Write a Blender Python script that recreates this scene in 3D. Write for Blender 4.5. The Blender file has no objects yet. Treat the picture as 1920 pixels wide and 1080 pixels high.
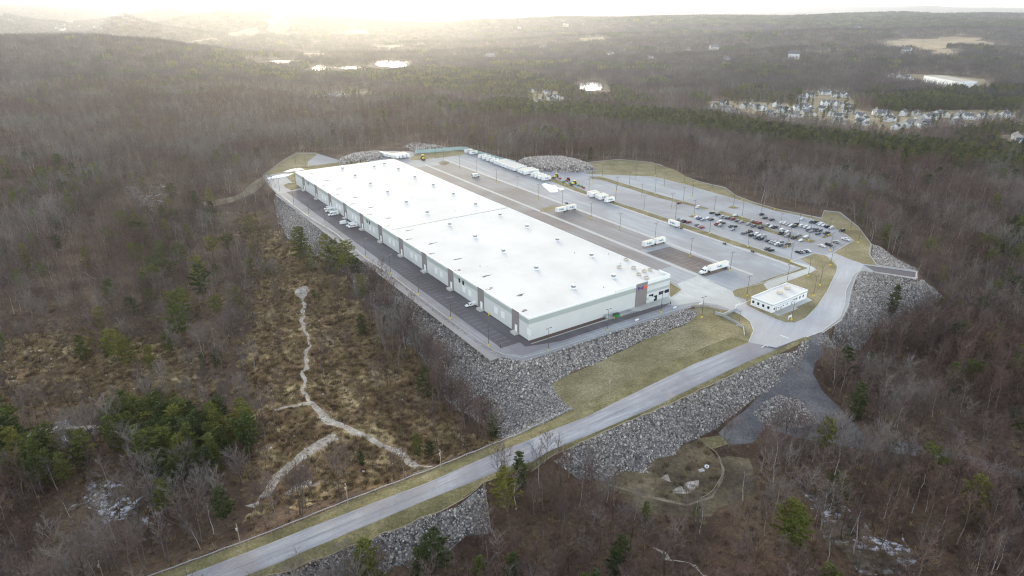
import bpy, math, random
import numpy as np
from mathutils import Vector, Matrix
from mathutils.geometry import delaunay_2d_cdt
random.seed(7); rng = np.random.default_rng(11)
S = bpy.context.scene; C = S.collection
R = math.radians

# ------------------------------------------------------------------ camera
F, HOR, H = 1250.0, 5.0, 142.0
PITCH = math.atan((540 - HOR) / F); cp, sp = math.cos(PITCH), math.sin(PITCH)
cam_d = bpy.data.cameras.new('camera'); cam = bpy.data.objects.new('camera', cam_d); C.objects.link(cam)
cam.location = (0, 0, H); cam.rotation_euler = (math.pi / 2 - PITCH, 0, 0)
cam_d.sensor_width = 36; cam_d.lens = F * 36 / 1920; cam_d.clip_start = 1; cam_d.clip_end = 60000
S.camera = cam

def rays(P):                       # photo pixels -> world directions
    P = np.asarray(P, float).reshape(-1, 2)
    x = (P[:, 0] - 960) / F; y = -(P[:, 1] - 540) / F
    return np.stack([x, cp + y * sp, -sp + y * cp], 1)
def at(P, z):
    d = rays(P); t = (np.asarray(z, float) - H) / d[:, 2]
    return d[:, :2] * t[:, None]

# ------------------------------------------------------------------ terrain control
PAD = [(493,330),(498,340),(508,352),(523,367),(548,388),(576,409),(628,441),(682,487),(728,517),(781,557),(841,603),(911,653),(936,668),(980,677),(1030,663),(1137,627),(1242,594),(1285,580),(1300,575),
 (1340,577),(1375,584),(1392,592),(1408,604),(1414,620),(1402,644),(1512,632),(1545,622),(1577,600),(1592,575),(1597,545),(1608,515),(1618,507),(1719,524),(1721,508),(1645,497),(1632,478),(1635,458),(1610,425),(1575,397),(1545,394),
 (1540,408),(1505,401),(1457,391),(1415,379),(1380,366),(1360,351),(1315,341),(1272,326),(1240,309),(1222,304),(1160,298),(1100,304),(1060,300),(1010,300),(967,304),(945,301),(873,278),(860,277),(778,284),(717,283),(658,290),(635,300),(596,288),(557,286),(529,302)]
PADW = at(PAD, 0)
RU = [(1402,643,0),(1365,657,-.5),(1302,682,-1.3),(1240,712,-2.2),(1199,732,-2.8),(1101,781,-4.3),(960,837,-6),(797,907,-7.3),(656,960,-8.2),(480,1029,-9),(341,1082,-9.5),(150,1155,-10.2)]
RL = [(1512,631,-.2),(1415,672,-1),(1295,729,-2.3),(1241,756,-3),(1129,805,-4.3),(960,873,-6),(832,925,-7.1),(698,981,-8.1),(480,1072,-9.2),(300,1145,-10)]
GU = [(1072,768,-4.9),(960,820,-6.1),(832,872,-7.3),(656,939,-8.4),(480,1010,-9.2),(292,1079,-9.9),(150,1130,-10.4)]
GL = [(1525,633,-.4),(1379,700,-1.8),(1241,763,-3.2),(1129,811,-4.5),(1040,851,-5.4),(960,884,-6.2),(906,906,-6.7),(853,945,-7.3),(719,999,-8.3),(501,1080,-9.3),(350,1145,-10)]
TOE = [(515,374,-6),(518,401,-8),(535,440,-9),(572,470,-10),(605,490,-11),(650,515,-12),(687,550,-13),(717,590,-14),(742,610,-14),(762,640,-14),(790,667,-14.5),(817,702,-15),(832,746,-15),(856,767,-15),(902,802,-15),(937,821,-15)]
TER = [(1030,721,-7),(1080,700,-7),(1170,657,-5.5),(1210,637,-4),(1285,610,-1.5),(1307,590,-.3)]
TR = [(1080,906,-14),(1111,900,-15),(1135,901,-15),(1200,880,-15),(1260,850,-15),(1307,822,-15),(1350,812,-14),(1440,735,-9),(1480,695,-6),(1520,655,-2.5)]
TB = [(920,1003,-17),(830,1045,-17),(700,1085,-17),(560,1130,-17)]
TH = [(1560,645,-9),(1600,640,-14),(1660,625,-18),(1720,610,-20),(1765,565,-17),(1735,530,-6),(1690,490,-7),(1655,455,-6)]
LEFTB = [(880,842,-13),(780,880,-13),(640,925,-13.5),(480,985,-14),(300,1050,-14.5),(150,1110,-15)]
PTS = [(960,812,-13),(1020,782,-9),(1060,756,-6),(1200,690,-3.5),(1130,735,-5),(1320,640,-1),(1385,622,-.2),(1260,660,-2.6),(1000,860,-8),
 (1000,900,-12),(1040,960,-16),(1400,900,-16),(1500,800,-15),(1600,760,-16),(1580,700,-15),(1540,660,-6),(1700,700,-20),(1760,620,-20),(1800,520,-18),(1850,700,-20),(1900,900,-18),(1700,1000,-17),(1500,1000,-17),(1200,1000,-17),(1000,1078,-19),(1300,1078,-17),(1900,1078,-16),
 (1325,875,-15.8),(1250,900,-15.8),(1240,950,-16),(960,1300,-21),(0,1300,-17),(1900,1300,-18),
 (1700,450,-13),(1800,420,-16),(1900,480,-20),(1850,350,-12),(1700,330,-8),(1600,370,-7),(1500,350,-5),(1400,320,-4),(1300,290,-4),(1100,270,-5),(1700,290,-9),(1900,330,-14),
 (400,500,-12),(450,420,-9),(480,360,-6),(400,380,-7),(300,450,-11),(200,600,-14),(0,600,-10),(0,450,-6),(300,700,-15),(100,800,-16),(0,900,-17),(150,950,-16),(300,900,-16),(450,800,-16),(570,640,-15),(570,760,-15.5),(650,820,-15),(560,540,-13.5),(100,1078,-17),
 (0,300,0),(200,280,0),(400,280,-2),(600,260,-4),(800,250,-5),(950,250,-6),(700,205,-1),(500,200,0),(900,215,-8),(300,200,4),(1000,235,-14),(1200,250,-20),
 (600,200,-7),(640,184,-28),(560,180,-20),(750,178,-30),(400,165,-8),(900,190,-30),
 (1000,185,-36),(1200,200,-34),(1350,228,-30),(1500,235,-30),(1700,258,-28),(1900,290,-26),(1450,200,-32),(1600,210,-32),(1800,222,-30),(1920,215,-30),(1780,160,-30),(1500,150,-34),(1200,150,-40),
 (560,150,-40),(640,150,-38),(740,150,-38),(550,120,-42),(600,128,-42),(740,118,-42),(800,125,-42),(690,120,-42),(1110,160,-42),(950,130,-40),(1300,110,-36),(1600,100,-28),(1700,80,-20),(1900,100,-25),
 (0,76,45),(150,73,48),(300,84,36),(420,100,2),(0,120,18),(0,150,8),(200,130,8),(0,200,0),(350,140,-8),(480,128,-35),(200,170,2),
 (500,70,-44),(700,70,-46),(900,70,-46),(1100,60,-30),(300,60,-50),(100,58,-50),(600,50,-40),(800,48,-30),
 (230,27,90),(300,17,100),(400,16,98),(460,26,75),(520,40,20),(50,15,105),(140,12,112),(0,30,60),(200,40,20),
 (1000,38,30),(1200,36,40),(1400,35,42),(1600,36,42),(1800,38,40),(1920,42,36),(900,40,20),(1100,28,-20),(1500,27,-30),(1900,28,-20),(700,30,-10),(600,22,30),(900,20,40),(1200,17,50),(1500,17,40),(1800,17,40)]
def dens(pl, step=9.0):
    w = at([(a, b) for a, b, _ in pl], [c for *_, c in pl]); z = np.array([c for *_, c in pl], float); out = []
    for i in range(len(pl) - 1):
        n = max(1, int(np.hypot(*(w[i + 1] - w[i])) // step))
        for k in range(n):
            t = k / n; out.append((*(w[i] * (1 - t) + w[i + 1] * t), z[i] * (1 - t) + z[i + 1] * t))
    out.append((*w[-1], z[-1])); return out
cl = []
cl += dens([(a, b, 0) for a, b in PAD + PAD[:1]], 11)
for pl in (RU, RL, GU, GL, TOE, TER, TR, TB, TH, LEFTB): cl += dens(pl)
pw = at([(a, b) for a, b, _ in PTS], [c for *_, c in PTS]); cl += [(*w, p[2]) for w, p in zip(pw, PTS)]
for a in range(0, 360, 15): cl.append((13500 * math.sin(R(a)), 13500 * math.cos(R(a)), 124 if a < 60 or a > 300 else -20)); cl.append((17500 * math.sin(R(a)), 17500 * math.cos(R(a)), 100 if a < 60 or a > 300 else -20))
for x, y, z in ((0,0,-18),(150,60,-18),(-150,60,-16),(0,-300,-20),(500,100,-25),(-500,100,-10),(900,500,-25),(-800,500,5)): cl.append((x, y, z))
for px_ in (-40, 60, 160, 260, 360):
    for D_, z_ in ((2450, -20), (2800, -55), (3300, -60), (3800, -45)): cl.append(((px_ - 960) / F / cp * D_, D_, z_))
CT = np.array(cl); keep = []
for i in range(len(CT)):
    if not keep or np.min(np.hypot(CT[keep, 0] - CT[i, 0], CT[keep, 1] - CT[i, 1])) > 1.2: keep.append(i)
CT = CT[keep]; NCT = len(CT)
Rm = np.hypot(CT[:, None, 0] - CT[None, :, 0], CT[:, None, 1] - CT[None, :, 1])
A = np.zeros((NCT + 1, NCT + 1)); A[:NCT, :NCT] = Rm - np.eye(NCT) * .6; A[NCT, :NCT] = A[:NCT, NCT] = 1
RBW = np.linalg.solve(A, np.append(CT[:, 2], 0))

def pip(P, poly):
    poly = np.asarray(poly); x, y = P[:, 0], P[:, 1]; ins = np.zeros(len(P), bool)
    for i in range(len(poly)):
        x1, y1 = poly[i]; x2, y2 = poly[i - 1]
        c = ((y1 > y) != (y2 > y)); 
        if y1 != y2: ins ^= c & (x < (x2 - x1) * (y - y1) / (y2 - y1) + x1)
    return ins
def dseg(P, poly, closed=True):
    poly = np.asarray(poly); d = np.full(len(P), 1e9)
    for i in range(0 if closed else 1, len(poly)):
        a, b = poly[i - 1], poly[i]; ab = b - a; L2 = max(1e-9, ab @ ab)
        t = np.clip(((P - a) @ ab) / L2, 0, 1); q = P - a - t[:, None] * ab
        d = np.minimum(d, np.hypot(q[:, 0], q[:, 1]))
    return d
_g = [rng.normal(size=(64, 64)) for _ in range(3)]
def vnoise(P, sc, k=0):
    g = _g[k]; q = P / sc; i = np.floor(q).astype(int); f = q - i; f = f * f * (3 - 2 * f)
    a = g[i[:, 0] % 64, i[:, 1] % 64]; b = g[(i[:, 0] + 1) % 64, i[:, 1] % 64]
    c = g[i[:, 0] % 64, (i[:, 1] + 1) % 64]; d = g[(i[:, 0] + 1) % 64, (i[:, 1] + 1) % 64]
    return (a * (1 - f[:, 0]) + b * f[:, 0]) * (1 - f[:, 1]) + (c * (1 - f[:, 0]) + d * f[:, 0]) * f[:, 1]
HILLS = [(-1500,1700,700,170,18),(-2350,4700,900,330,40),(-1300,5100,500,300,25),(300,3600,700,200,30),(1500,3200,900,220,34),(2600,2500,700,180,30),(900,2300,450,130,22),(3200,5200,1500,300,12),(200,6500,1500,400,25),(-300,2700,500,150,20),(-4500,5500,1200,400,10),(1900,1750,450,120,16)]
NEARC = CT[np.hypot(CT[:, 0], CT[:, 1]) < 900][:, :2]
def hh(P, noise=True):
    P = np.asarray(P, float).reshape(-1, 2); out = np.empty(len(P)); 
    for s in range(0, len(P), 20000):
        Q = P[s:s + 20000]
        D = np.hypot(Q[:, None, 0] - CT[None, :, 0], Q[:, None, 1] - CT[None, :, 1])
        z = D @ RBW[:-1] + RBW[-1]
        if noise:
            dn = D.min(1); r = np.hypot(Q[:, 0], Q[:, 1])
            z += np.clip((dn - 8) / 30, 0, 1) * (vnoise(Q, 35, 0) * .7 + vnoise(Q, 13, 1) * .25) + np.clip((dn - 80) / 200, 0, 1) * np.clip((r - 900) / 2500, 0, 1) * (vnoise(Q, 420, 2) * 9 + vnoise(Q, 1300, 1) * 14)
        for gx, gy, sx, sy, am in HILLS: z += am * np.exp(-((Q[:, 0] - gx) / sx) ** 2 - ((Q[:, 1] - gy) / sy) ** 2)
        out[s:s + 20000] = z
    m = pip(P, PADW); out[m] = 0
    nm = (~m) & (np.hypot(P[:, 0], P[:, 1]) < 1000)
    if nm.any():
        k = np.where(nm)[0]; d = dseg(P[k], PADW); out[k[d < .4]] = 0
    return out
def G(P, z0=-5):                    # photo pixel -> point of the ground
    P = np.asarray(P, float).reshape(-1, 2); z = np.full(len(P), float(z0))
    for _ in range(26):
        xy = at(P, z); z = z + .35 * (hh(xy) - z)
    return at(P, z)
def G1(x, y):
    p = G([(x, y)])[0]; return float(p[0]), float(p[1]), float(hh([p])[0])
def g0(x, y, z=0):
    p = at([(x, y)], z)[0]; return Vector((float(p[0]), float(p[1]), z))
xy2 = lambda pl: [(a, b) for a, b, *_ in pl]

# ------------------------------------------------------------------ helpers
def tag(o, label=None, cat=None, group=None, kind=None):
    if label: o['label'] = label
    if cat: o['category'] = cat
    if group: o['group'] = group
    if kind: o['kind'] = kind
    return o
def empty(name, loc=(0,0,0), rz=0, **k):
    o = bpy.data.objects.new(name, None); o.empty_display_size = .5; C.objects.link(o); o.location = loc; o.rotation_euler = (0, 0, rz); return tag(o, **k)
class MB:
    def __init__(s): s.v = []; s.f = []; s.m = []
    def add(s, vs, fs, mi=0):
        n = len(s.v); s.v += [tuple(v) for v in vs]; s.f += [tuple(i + n for i in f) for f in fs]; s.m += [mi] * len(fs); return s
    def box(s, x0, x1, y0, y1, z0, z1, mi=0):
        return s.add([(x0,y0,z0),(x1,y0,z0),(x1,y1,z0),(x0,y1,z0),(x0,y0,z1),(x1,y0,z1),(x1,y1,z1),(x0,y1,z1)],
                     [(0,3,2,1),(4,5,6,7),(0,1,5,4),(1,2,6,5),(2,3,7,6),(3,0,4,7)], mi)
    def prism(s, prof, y0, y1, inset=None, mi=0):   # profile in xz, extruded along y; inset per vertex narrows
        n = len(prof); ins = inset or [0] * n
        vs = [(p[0], y0 + i, p[1]) for p, i in zip(prof, ins)] + [(p[0], y1 - i, p[1]) for p, i in zip(prof, ins)]
        return s.add(vs, [tuple(range(n)), tuple(range(2 * n - 1, n - 1, -1))] + [(i, i + n, (i + 1) % n + n, (i + 1) % n) for i in range(n)], mi)
    def tube(s, pts, rs, n=4, mi=0, cap=True):
        pts = [Vector(p) for p in pts]; base = len(s.v); 
        for i, p in enumerate(pts):
            d = (pts[min(i + 1, len(pts) - 1)] - pts[max(i - 1, 0)]).normalized()
            a = d.cross(Vector((0, 0, 1)) if abs(d.z) < .9 else Vector((1, 0, 0))).normalized(); b = d.cross(a)
            for k in range(n):
                t = 2 * math.pi * k / n; s.v.append(tuple(p + (a * math.cos(t) + b * math.sin(t)) * rs[i]))
        for i in range(len(pts) - 1):
            for k in range(n):
                s.f.append((base + i * n + k, base + i * n + (k + 1) % n, base + (i + 1) * n + (k + 1) % n, base + (i + 1) * n + k)); s.m.append(mi)
        if cap:
            s.f.append(tuple(base + (len(pts) - 1) * n + k for k in range(n))); s.m.append(mi)
            s.f.append(tuple(base + n - 1 - k for k in range(n))); s.m.append(mi)
        return s
    def cyl(s, x, y, z0, z1, r, n=12, axis='z', mi=0):
        p = {'z': [(x, y, z0), (x, y, z1)], 'y': [(x, z0, y), (x, z1, y)], 'x': [(z0, x, y), (z1, x, y)]}[axis]
        return s.tube(p, [r, r], n, mi)
    def mesh(s, name, mats, smooth=False):
        me = bpy.data.meshes.new(name); me.from_pydata(s.v, [], s.f)
        for m in (mats if isinstance(mats, (list, tuple)) else [mats]): me.materials.append(m)
        if any(s.m): me.polygons.foreach_set('material_index', s.m)
        if smooth: me.polygons.foreach_set('use_smooth', [True] * len(s.f))
        me.update(); return me
    def build(s, name, mats, parent=None, smooth=False, **k):
        return link(name, s.mesh(name, mats, smooth), parent, **k)
def link(name, me, parent=None, **k):
    o = bpy.data.objects.new(name, me); C.objects.link(o); o.parent = parent; return tag(o, **k)
def children(o): return KIDS.get(o, [])
def copy_tree(o, parent=None):
    c = o.copy(); C.objects.link(c); c.parent = parent
    for ch in o.children: copy_tree(ch, c)
    return c
def place(o, p, rz=0, sc=None):
    o.location = p; o.rotation_euler = (0, 0, rz)
    if sc: o.scale = sc if isinstance(sc, tuple) else (sc,) * 3
    return o

# ------------------------------------------------------------------ materials
class NT:
    def __init__(s, name):
        s.m = bpy.data.materials.new(name); s.m.use_nodes = True; s.t = s.m.node_tree; s.n = s.t.nodes
        s.b = s.n['Principled BSDF']; s.b.inputs['Specular IOR Level'].default_value = .3
    def node(s, ty, **k):
        n = s.n.new(ty)
        for a, v in k.items(): setattr(n, a, v)
        return n
    def lk(s, a, b): s.t.links.new(a, b)
    def coord(s, scale=(1,1,1), rot=0, kind='Object'):
        c = s.node('ShaderNodeTexCoord'); m = s.node('ShaderNodeMapping'); m.inputs['Scale'].default_value = scale; m.inputs['Rotation'].default_value = (0, 0, rot)
        if rot:
            m0 = s.node('ShaderNodeMapping'); m0.inputs['Rotation'].default_value = (0, 0, rot); m.inputs['Rotation'].default_value = (0,0,0)
            s.lk(c.outputs[kind], m0.inputs[0]); s.lk(m0.outputs[0], m.inputs[0])
        else: s.lk(c.outputs[kind], m.inputs[0])
        return m.outputs[0]
    def noise(s, vec, scale, detail=4, rough=.6, dist=0):
        n = s.node('ShaderNodeTexNoise'); n.inputs['Scale'].default_value = scale; n.inputs['Detail'].default_value = detail; n.inputs['Roughness'].default_value = rough; n.inputs['Distortion'].default_value = dist
        s.lk(vec, n.inputs['Vector']); return n.outputs['Fac']
    def ramp(s, fac, stops, interp='LINEAR'):
        r = s.node('ShaderNodeValToRGB'); e = r.color_ramp.elements; r.color_ramp.interpolation = interp
        while len(e) < len(stops): e.new(.5)
        for el, (p, c) in zip(e, stops): el.position = p; el.color = (*c, 1) if len(c) == 3 else c
        s.lk(fac, r.inputs[0]); return r.outputs[0]
    def mix(s, fac, a, b, mode='MIX'):
        m = s.node('ShaderNodeMix', data_type='RGBA', blend_type=mode)
        for sock, v in ((m.inputs[0], fac), (m.inputs[6], a), (m.inputs[7], b)):
            if isinstance(v, (int, float)): sock.default_value = v
            elif isinstance(v, tuple): sock.default_value = (*v, 1) if len(v) == 3 else v
            else: s.lk(v, sock)
        return m.outputs[2]
    def bump(s, h, strength=.5, dist=.1):
        b = s.node('ShaderNodeBump'); b.inputs['Strength'].default_value = strength; b.inputs['Distance'].default_value = dist
        s.lk(h, b.inputs['Height']); s.lk(b.outputs[0], s.b.inputs['Normal'])
    def done(s, col, rough=.85, metal=0):
        if isinstance(col, tuple): s.b.inputs['Base Color'].default_value = (*col, 1)
        else: s.lk(col, s.b.inputs['Base Color'])
        s.b.inputs['Roughness'].default_value = rough; s.b.inputs['Metallic'].default_value = metal; return s.m
def plain(name, c, rough=.7, metal=0, var=.12, scale=1.5):
    n = NT(name); f = n.noise(n.coord(), scale, 3)
    return n.done(n.ramp(f, [(.3, tuple(x * (1 - var) for x in c)), (.7, tuple(min(1, x * (1 + var)) for x in c))]), rough, metal)
def randcol(name, stops, rough=.8, noise=.25, nscale=.6):
    n = NT(name); o = n.node('ShaderNodeObjectInfo'); c = n.ramp(o.outputs['Random'], stops)
    f = n.noise(n.coord(), nscale, 3); g = n.ramp(f, [(.3, (1 - noise,) * 3), (.7, (1 + noise,) * 3)])
    return n.done(n.mix(1.0, c, g, 'MULTIPLY'), rough)

UA = None  # filled after axes known
N0 = g0(990, 639.5); 
L0 = at([(553, 322)], 11.4)[0]; NR = at([(991, 597)], 11.4)[0]
ux, uy = L0 - NR; LEN = math.hypot(ux, uy); U = Vector((ux / LEN, uy / LEN, 0)); V = Vector((U.y, -U.x, 0))
RR0 = at([(1259, 516.5)], 12.2)[0]; WID = (Vector((*RR0, 0)) - Vector((*NR, 0))).dot(V)
ANG = math.atan2(V.y, V.x)          # local +x = V (near wall towards the right), local +y = U (away)
NW = Vector((*NR, 0))
def wl(a, b, z=0): return NW + V * a + U * b + Vector((0, 0, z))   # warehouse coordinates
def uv(p): d = Vector((p[0], p[1], 0)) - NW; return d.dot(V), d.dot(U)

def litter(name, cols, s1=.08, s2=1.6, bump=.6, extra=None):
    n = NT(name); v = n.coord(); a = n.noise(v, s1, 5, .65); b = n.noise(v, s2, 5, .75)
    c1 = n.ramp(a, [(.3, cols[0]), (.5, cols[1]), (.7, cols[2])]); c2 = n.ramp(b, [(.25, (.45,) * 3), (.5, (1, 1, 1)), (.78, (1.8,) * 3)])
    c = n.mix(1.0, c1, c2, 'MULTIPLY')
    if extra:
        thr, col, sc, big = extra; e = n.noise(v, sc, 6, .75); 
        m = n.ramp(e, [(thr, (0, 0, 0)), (thr + .05, (1, 1, 1))]); 
        if big: m = n.mix(1.0, m, n.ramp(n.noise(v, big, 3), [(.45, (0, 0, 0)), (.6, (1, 1, 1))]), 'MULTIPLY')
        c = n.mix(m, c, col)
    n.bump(b, bump, .5); return n.done(c, .95)
M = {}
M['forest'] = litter('leaf_litter', [(.035,.021,.015),(.09,.055,.036),(.15,.105,.068)], .045, .8, .9)
M['wet'] = litter('dead_grass', [(.045,.024,.015),(.17,.11,.055),(.42,.335,.18)], .075, .4, .9, (.64, (.5, .46, .38), .35, .02))
M['snowy'] = litter('icy_brush', [(.06,.045,.035),(.10,.08,.06),(.14,.11,.08)], .06, .5, .8, (.5, (.55, .55, .6), .4, .09))
M['stream'] = litter('stream_ice', [(.24,.2,.155),(.37,.33,.28),(.5,.47,.43)], .25, .9, .7, (.56, (.12, .085, .06), .45, None))
M['gravel'] = litter('gravel_track', [(.08,.08,.085),(.135,.13,.135),(.21,.20,.195)], .07, 1.3, .5, (.6, (.12, .085, .06), .09, None))
M['track'] = litter('dirt_track', [(.13,.10,.07),(.19,.155,.11),(.25,.21,.155)], .1, 1.5, .3)
M['grass'] = litter('dormant_grass', [(.15,.125,.06),(.215,.185,.10),(.30,.26,.155)], .055, 1.1, .4)
M['verge'] = litter('verge_grass', [(.10,.09,.04),(.16,.14,.065),(.26,.22,.12)], .09, 1.2, .4)
M['basin'] = litter('basin_reeds', [(.04,.03,.022),(.115,.088,.052),(.21,.165,.10)], .06, .6, .8, (.6, (.5, .5, .54), .12, .05))
M['field'] = litter('hay_field', [(.2,.145,.085),(.27,.2,.12),(.32,.25,.15)], .01, .1, .1)
M['town'] = litter('village_lawn', [(.13,.105,.06),(.22,.175,.10),(.30,.25,.17)], .02, .2, .1)
def asphalt(name, lo, hi, streak=(.35,.012), ang=0, tint=(1.0,.93,.9), rough=.8, joints=False):
    n = NT(name); v = n.coord((streak[0], streak[1], 1), -ang); s = n.noise(v, 1, 5, .65); w = n.coord()
    c = n.ramp(s, [(.3, lo), (.52, tuple((a + b) / 2 for a, b in zip(lo, hi))), (.72, hi)])
    p = n.noise(w, .018, 4, .6, .6); c = n.mix(n.ramp(p, [(.42, (0,0,0)), (.62, (1,1,1))]), c, tuple(x * t for x, t in zip(lo, tint)))
    g = n.noise(w, 1.1, 4, .8); c = n.mix(1.0, c, n.ramp(g, [(.25, (.86,)*3), (.75, (1.12,)*3)]), 'MULTIPLY')
    k = n.noise(n.coord((.08, .5, 1), -ang), 1, 4, .7, 1.0)
    c = n.mix(n.ramp(k, [(.66, (0,0,0)), (.74, (.55,.55,.55))]), c, tuple(x * .55 for x in lo))
    return n.done(c, rough)
M['yard'] = asphalt('yard_asphalt', (.255,.27,.29), (.38,.395,.415), (.3,.02), ANG)
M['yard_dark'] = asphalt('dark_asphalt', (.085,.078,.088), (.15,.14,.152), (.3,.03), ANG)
M['yard_brown'] = asphalt('worn_asphalt', (.185,.175,.175), (.29,.28,.285), (.3,.02), ANG, (1,.92,.88))
M['pave'] = asphalt('concrete_paving', (.40,.41,.40), (.52,.525,.51), (.2,.1), ANG, (.95,.92,.88))
M['drive'] = asphalt('blue_asphalt', (.21,.21,.225), (.32,.32,.335), (.5,.03), ANG)
rd = at([(1250, 722), (640, 990)], [-2.3, -8.3]); RANG = math.atan2(rd[1][1] - rd[0][1], rd[1][0] - rd[0][0])
M['road'] = asphalt('road_asphalt', (.23,.23,.25), (.42,.42,.43), (.012,.6), RANG)
M['curve'] = asphalt('pale_road', (.34,.35,.37), (.46,.465,.47), (.03,.3), R(60))
M['strip'] = plain('concrete_strip', (.43,.425,.41), .8, 0, .12, .3)
M['kerb'] = plain('kerb_stone', (.5,.49,.45), .8, 0, .15, .4)
M['paint'] = plain('road_paint', (.62,.62,.62), .7, 0, .15, .5)
M['stall'] = plain('faded_stall_paint', (.34,.34,.35), .8, 0, .2, .5)
M['snow'] = plain('snow', (.82,.85,.9), .6, 0, .05, .5)
def rip(name):
    n = NT(name); v = n.coord(); vo = n.node('ShaderNodeTexVoronoi'); vo.inputs['Scale'].default_value = 1.0; n.lk(v, vo.inputs['Vector'])
    c = n.ramp(vo.outputs['Color'], [(.1, (.09,.08,.078)), (.5, (.24,.22,.215)), (.9, (.42,.4,.38))]); 
    c = n.mix(1.0, c, n.ramp(vo.outputs['Distance'], [(0, (1.1,)*3), (.6, (.5,)*3)]), 'MULTIPLY')
    n.bump(vo.outputs['Distance'], 1, -.5); return n.done(c, .9)
M['riprap'] = rip('riprap_bed'); M['town2'] = plain('tan_roof', (.36,.32,.27), .8)
M['rock'] = randcol('rock', [(0, (.17,.145,.13)), (.25, (.26,.23,.21)), (.5, (.34,.308,.28)), (.75, (.42,.385,.35)), (1, (.62,.58,.54))], .85, .3, .8)
def water():
    n = NT('lake_water'); n.bump(n.noise(n.coord((1, 1, 1)), .12, 5, .6), .09, 1.0)
    n.b.inputs['Specular IOR Level'].default_value = .5; return n.done((.05, .05, .05), .05)
M['water'] = water()
M['bark'] = randcol('grey_bark', [(0, (.07,.055,.045)), (.5, (.13,.107,.092)), (.88, (.22,.19,.165)), (1, (.46,.42,.38))], .9, .2)
M['twig'] = randcol('bare_twigs', [(0, (.07,.048,.042)), (.4, (.105,.074,.066)), (.7, (.14,.104,.093)), (1, (.19,.15,.135))], .9, .15, .2)
M['birch'] = plain('pale_birch_bark', (.62,.58,.52), .8, 0, .15, 2)
M['pinebark'] = plain('pine_bark', (.13,.10,.085), .9, 0, .2, 2)
M['needle'] = randcol('pine_needles', [(0, (.032,.048,.013)), (.35, (.06,.08,.016)), (.7, (.105,.12,.02)), (1, (.17,.16,.03))], .8, .35, .35)
M['brush'] = randcol('dry_brush', [(0, (.06,.035,.026)), (.3, (.13,.085,.05)), (.6, (.27,.2,.10)), (1, (.40,.32,.17))], .95, .2)
M['farwood'] = randcol('far_twigs', [(0, (.05,.04,.042)), (.5, (.08,.063,.063)), (1, (.125,.10,.095))], .95, .2, .02)
M['white'] = plain('white_paint', (.78,.79,.79), .45, 0, .03)
M['trailer'] = randcol('trailer_skin', [(0, (.74,.75,.76)), (1, (.84,.84,.83))], .4, .05)
M['cream'] = plain('trailer_roof', (.66,.60,.50), .6, 0, .12, .5)
M['tyre'] = plain('tyre_rubber', (.025,.025,.027), .8)
M['dark'] = plain('dark_metal', (.05,.05,.055), .5)
M['glass'] = plain('dark_glass', (.02,.025,.03), .08, 0, .1)
M['steel'] = plain('galvanised_steel', (.42,.43,.44), .45, .3)
M['wood'] = plain('weathered_wood', (.34,.29,.22), .85)
M['yellow'] = plain('yellow_paint', (.75,.58,.03), .6)
M['orange'] = plain('orange_red_letters', (.85,.09,.03), .5)
M['purple'] = plain('purple_letters', (.07,.02,.22), .5)
M['greenx'] = plain('green_letters', (.05,.42,.16), .5)
M['pole'] = plain('bronze_pole', (.07,.055,.045), .5)
M['wall'] = plain('wall_panel', (.56,.575,.57), .6, 0, .035, .12)
M['band'] = plain('grey_band', (.36,.40,.385), .6, 0, .04, .2)
M['pier'] = plain('taupe_panel', (.215,.195,.195), .7, 0, .04, .2)
M['fascia'] = plain('white_fascia', (.74,.76,.75), .5, 0, .03, .3)
M['green'] = plain('tractor_green', (.02,.22,.07), .5); M['red'] = plain('tractor_red', (.42,.02,.02), .5)
M['teal'] = plain('teal_panel', (.33,.45,.45), .6, 0, .05, .1)
M['slate'] = randcol('roof_shingle', [(0, (.06,.065,.08)), (.6, (.11,.115,.13)), (1, (.19,.18,.17))], .8, .1)
M['siding'] = randcol('house_siding', [(0, (.75,.76,.78)), (.55, (.68,.68,.68)), (.8, (.5,.46,.4)), (1, (.4,.42,.44))], .7, .04)
M['louvre'] = plain('vent_louvre', (.22,.25,.27), .5); M['hvac'] = plain('hvac_casing', (.55,.5,.42), .6)
M['mulch'] = plain('bark_mulch', (.10,.07,.055), .95, 0, .3, 1.2)
def roofmat():
    n = NT('white_membrane_roof'); v = n.coord(); a = n.noise(v, .03, 4, .6); c = n.ramp(a, [(.35, (.60,.585,.56)), (.65, (.69,.675,.645))])
    s = n.noise(n.coord((.06, .6, 1)), .9, 5, .75, .6); c = n.mix(n.ramp(s, [(.68, (0,0,0)), (.80, (.5,.5,.5))]), c, (.26,.22,.19))
    w = n.node('ShaderNodeTexWave', wave_type='BANDS', bands_direction='Y'); w.inputs['Scale'].default_value = .16; n.lk(v, w.inputs['Vector'])
    c = n.mix(1.0, c, n.ramp(w.outputs['Fac'], [(0, (.93,)*3), (.04, (1,)*3)]), 'MULTIPLY'); n.b.inputs['Specular IOR Level'].default_value = .08; return n.done(c, .8)
M['roof'] = roofmat(); M['ice'] = M['snow']

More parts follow.
